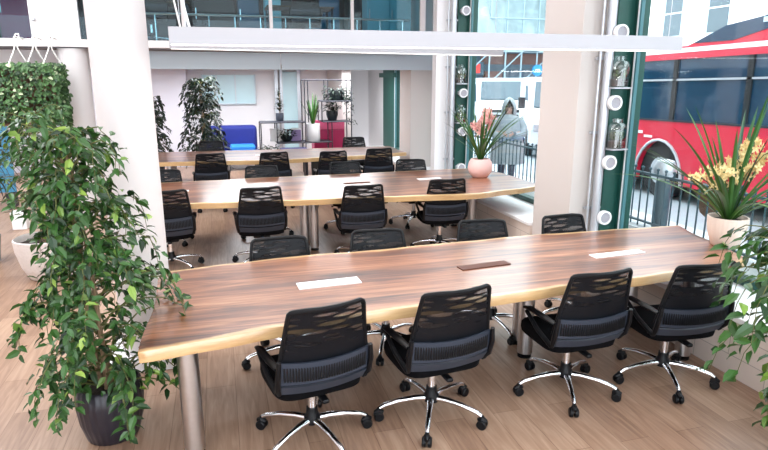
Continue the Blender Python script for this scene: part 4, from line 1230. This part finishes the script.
# raincoat as an open lofted shell with sleeves
co = MB(); rings = [(.36, .24, .20, .45), (.35, .24, .0, .60), (.33, .22, .0, .85), (.29, .19, -.01, 1.10), (.27, .17, -.01, 1.30), (.22, .15, -.01, 1.42), (.11, .11, -.02, 1.49)]
vs = []; n = 28
for rx, ry, _, z in rings:
    for k in range(n):
        a = 2*PI*k/n; w = 1+.05*math.sin(a*7+z*3)*(1.5-z)
        vs.append((rx*math.cos(a)*w, ry*math.sin(a)*w-.02, z))
fs = []
for i in range(len(rings)-1):
    for k in range(n): fs.append((i*n+k, i*n+(k+1) % n, (i+1)*n+(k+1) % n, (i+1)*n+k))
co.add(vs, fs)
for s in (-1, 1):
    co.tube([(s*.20, 0, 1.38), (s*.29, -.03, 1.22), (s*.30, -.08, 1.08), (s*.20, -.22, 1.04), (s*.12, -.27, 1.08)], [.10, .095, .085, .075, .065], 12)
co.build('raincoat', M['raincoat'], pr, smooth=True, angle=80)
hd = MB(); vs = []; fs = []; n = 20; rows = []
for j, (zz, rx, ry, cyy) in enumerate([(1.44, .15, .13, 0), (1.52, .155, .15, -.02), (1.62, .155, .165, -.04), (1.72, .13, .15, -.04), (1.80, .08, .10, -.02), (1.84, .01, .02, 0)]):
    row = []
    for k in range(n+1):
        a = R(-90+38)+ (2*PI-R(76))*k/n
        if j >= 4: a = -PI/2+2*PI*k/n
        elif j == 3: a = R(-90+22)+(2*PI-R(44))*k/n
        row.append((rx*math.cos(a), ry*math.sin(a)+cyy, zz))
    rows.append(row)
for row in rows: vs += row
for j in range(len(rows)-1):
    for k in range(n): a = j*(n+1)+k; fs.append((a, a+1, a+n+2, a+n+1))
h_ = hd.add(vs, fs).build('hood', M['raincoat'], pr, smooth=True, angle=80)
md = h_.modifiers.new('s', 'SOLIDIFY'); md.thickness = .012
fc = MB().ball((0, -.155, 1.575), (.012, .022, .02), 8, 6).build('nose', M['skin'], pr, smooth=True)
MB().ball((-.03, -.135, 1.605), (.012, .008, .008), 8, 5).ball((.03, -.135, 1.605), (.012, .008, .008), 8, 5).build('eyes', M['hair'], pr, smooth=True)
MB().ball((0, -.138, 1.535), (.025, .008, .006), 8, 5).build('mouth', M['pinkdoor'], pr, smooth=True)
MB().ball((0, -.08, 1.66), (.085, .085, .05), 12, 6).build('hair', M['hair'], pr, smooth=True)
for s in (-1, 1):
    for k in range(5):
        if k < 4: p = [(s*.10, -.27, 1.09+.0), (s*(.06-.01*k), -.30, 1.10-.018*k), (s*(.02), -.31, 1.095-.018*k)]
        else: p = [(s*.10, -.27, 1.10), (s*.07, -.29, 1.135), (s*.045, -.30, 1.15)]
        MB().tube(p, [.010, .009, .007], 6).build('finger', M['skin'], pr, smooth=True)
tr_ = MB()
for pts in ([(.09, 0, .92), (.10, -.12, .50), (.10, -.07, .12)], [(-.09, 0, .92), (-.10, .08, .50), (-.10, .19, .13)]):
    tr_.tube(pts, [.10, .08, .065], 14)
tr_.build('trousers', M['trouser'], pr, smooth=True)
for c0 in ((.10, -.12, .045), (-.10, .14, .045)):
    MB().ball(c0, (.05, .13, .05), 12, 6).build('shoe', M['tyre'], pr, smooth=True)

# ------------------------------------------------------------------ world, sun, camera
w = bpy.data.worlds.new('sky'); sc.world = w; w.use_nodes = True
nt = w.node_tree; bg = nt.nodes['Background']
tc = nt.nodes.new('ShaderNodeTexCoord'); n = nt.nodes.new('ShaderNodeTexNoise'); n.inputs['Scale'].default_value = 1.5; n.inputs['Detail'].default_value = 4
nt.links.new(tc.outputs['Generated'], n.inputs['Vector'])
rpw = ramp(nt, [(.35, (.80, .90, 1, 1)), (.65, (1, 1, 1, 1))])
nt.links.new(n.outputs['Fac'], rpw.inputs['Fac']); nt.links.new(rpw.outputs['Color'], bg.inputs['Color'])
bg.inputs['Strength'].default_value = 4.2

cam = bpy.data.cameras.new('camera'); co_ = bpy.data.objects.new('camera', cam); COL.objects.link(co_)
cam.sensor_width = 36; cam.lens = 590/768*36
co_.location = (0, 0, 2.0); co_.rotation_euler = (R(90-13.8), 0, R(-15.5))
cam.clip_start = .05; cam.clip_end = 300
sc.camera = co_
sc.view_settings.view_transform = 'Standard'; sc.view_settings.look = 'None'
sc.view_settings.gamma = 1; sc.view_settings.use_curve_mapping = False
sc.view_settings.exposure = 0.25
sc.cycles.max_bounces = 8; sc.cycles.transparent_max_bounces = 16; sc.cycles.use_denoising = True
sc.cycles.caustics_reflective = False; sc.cycles.caustics_refractive = False; sc.cycles.sample_clamp_indirect = 6
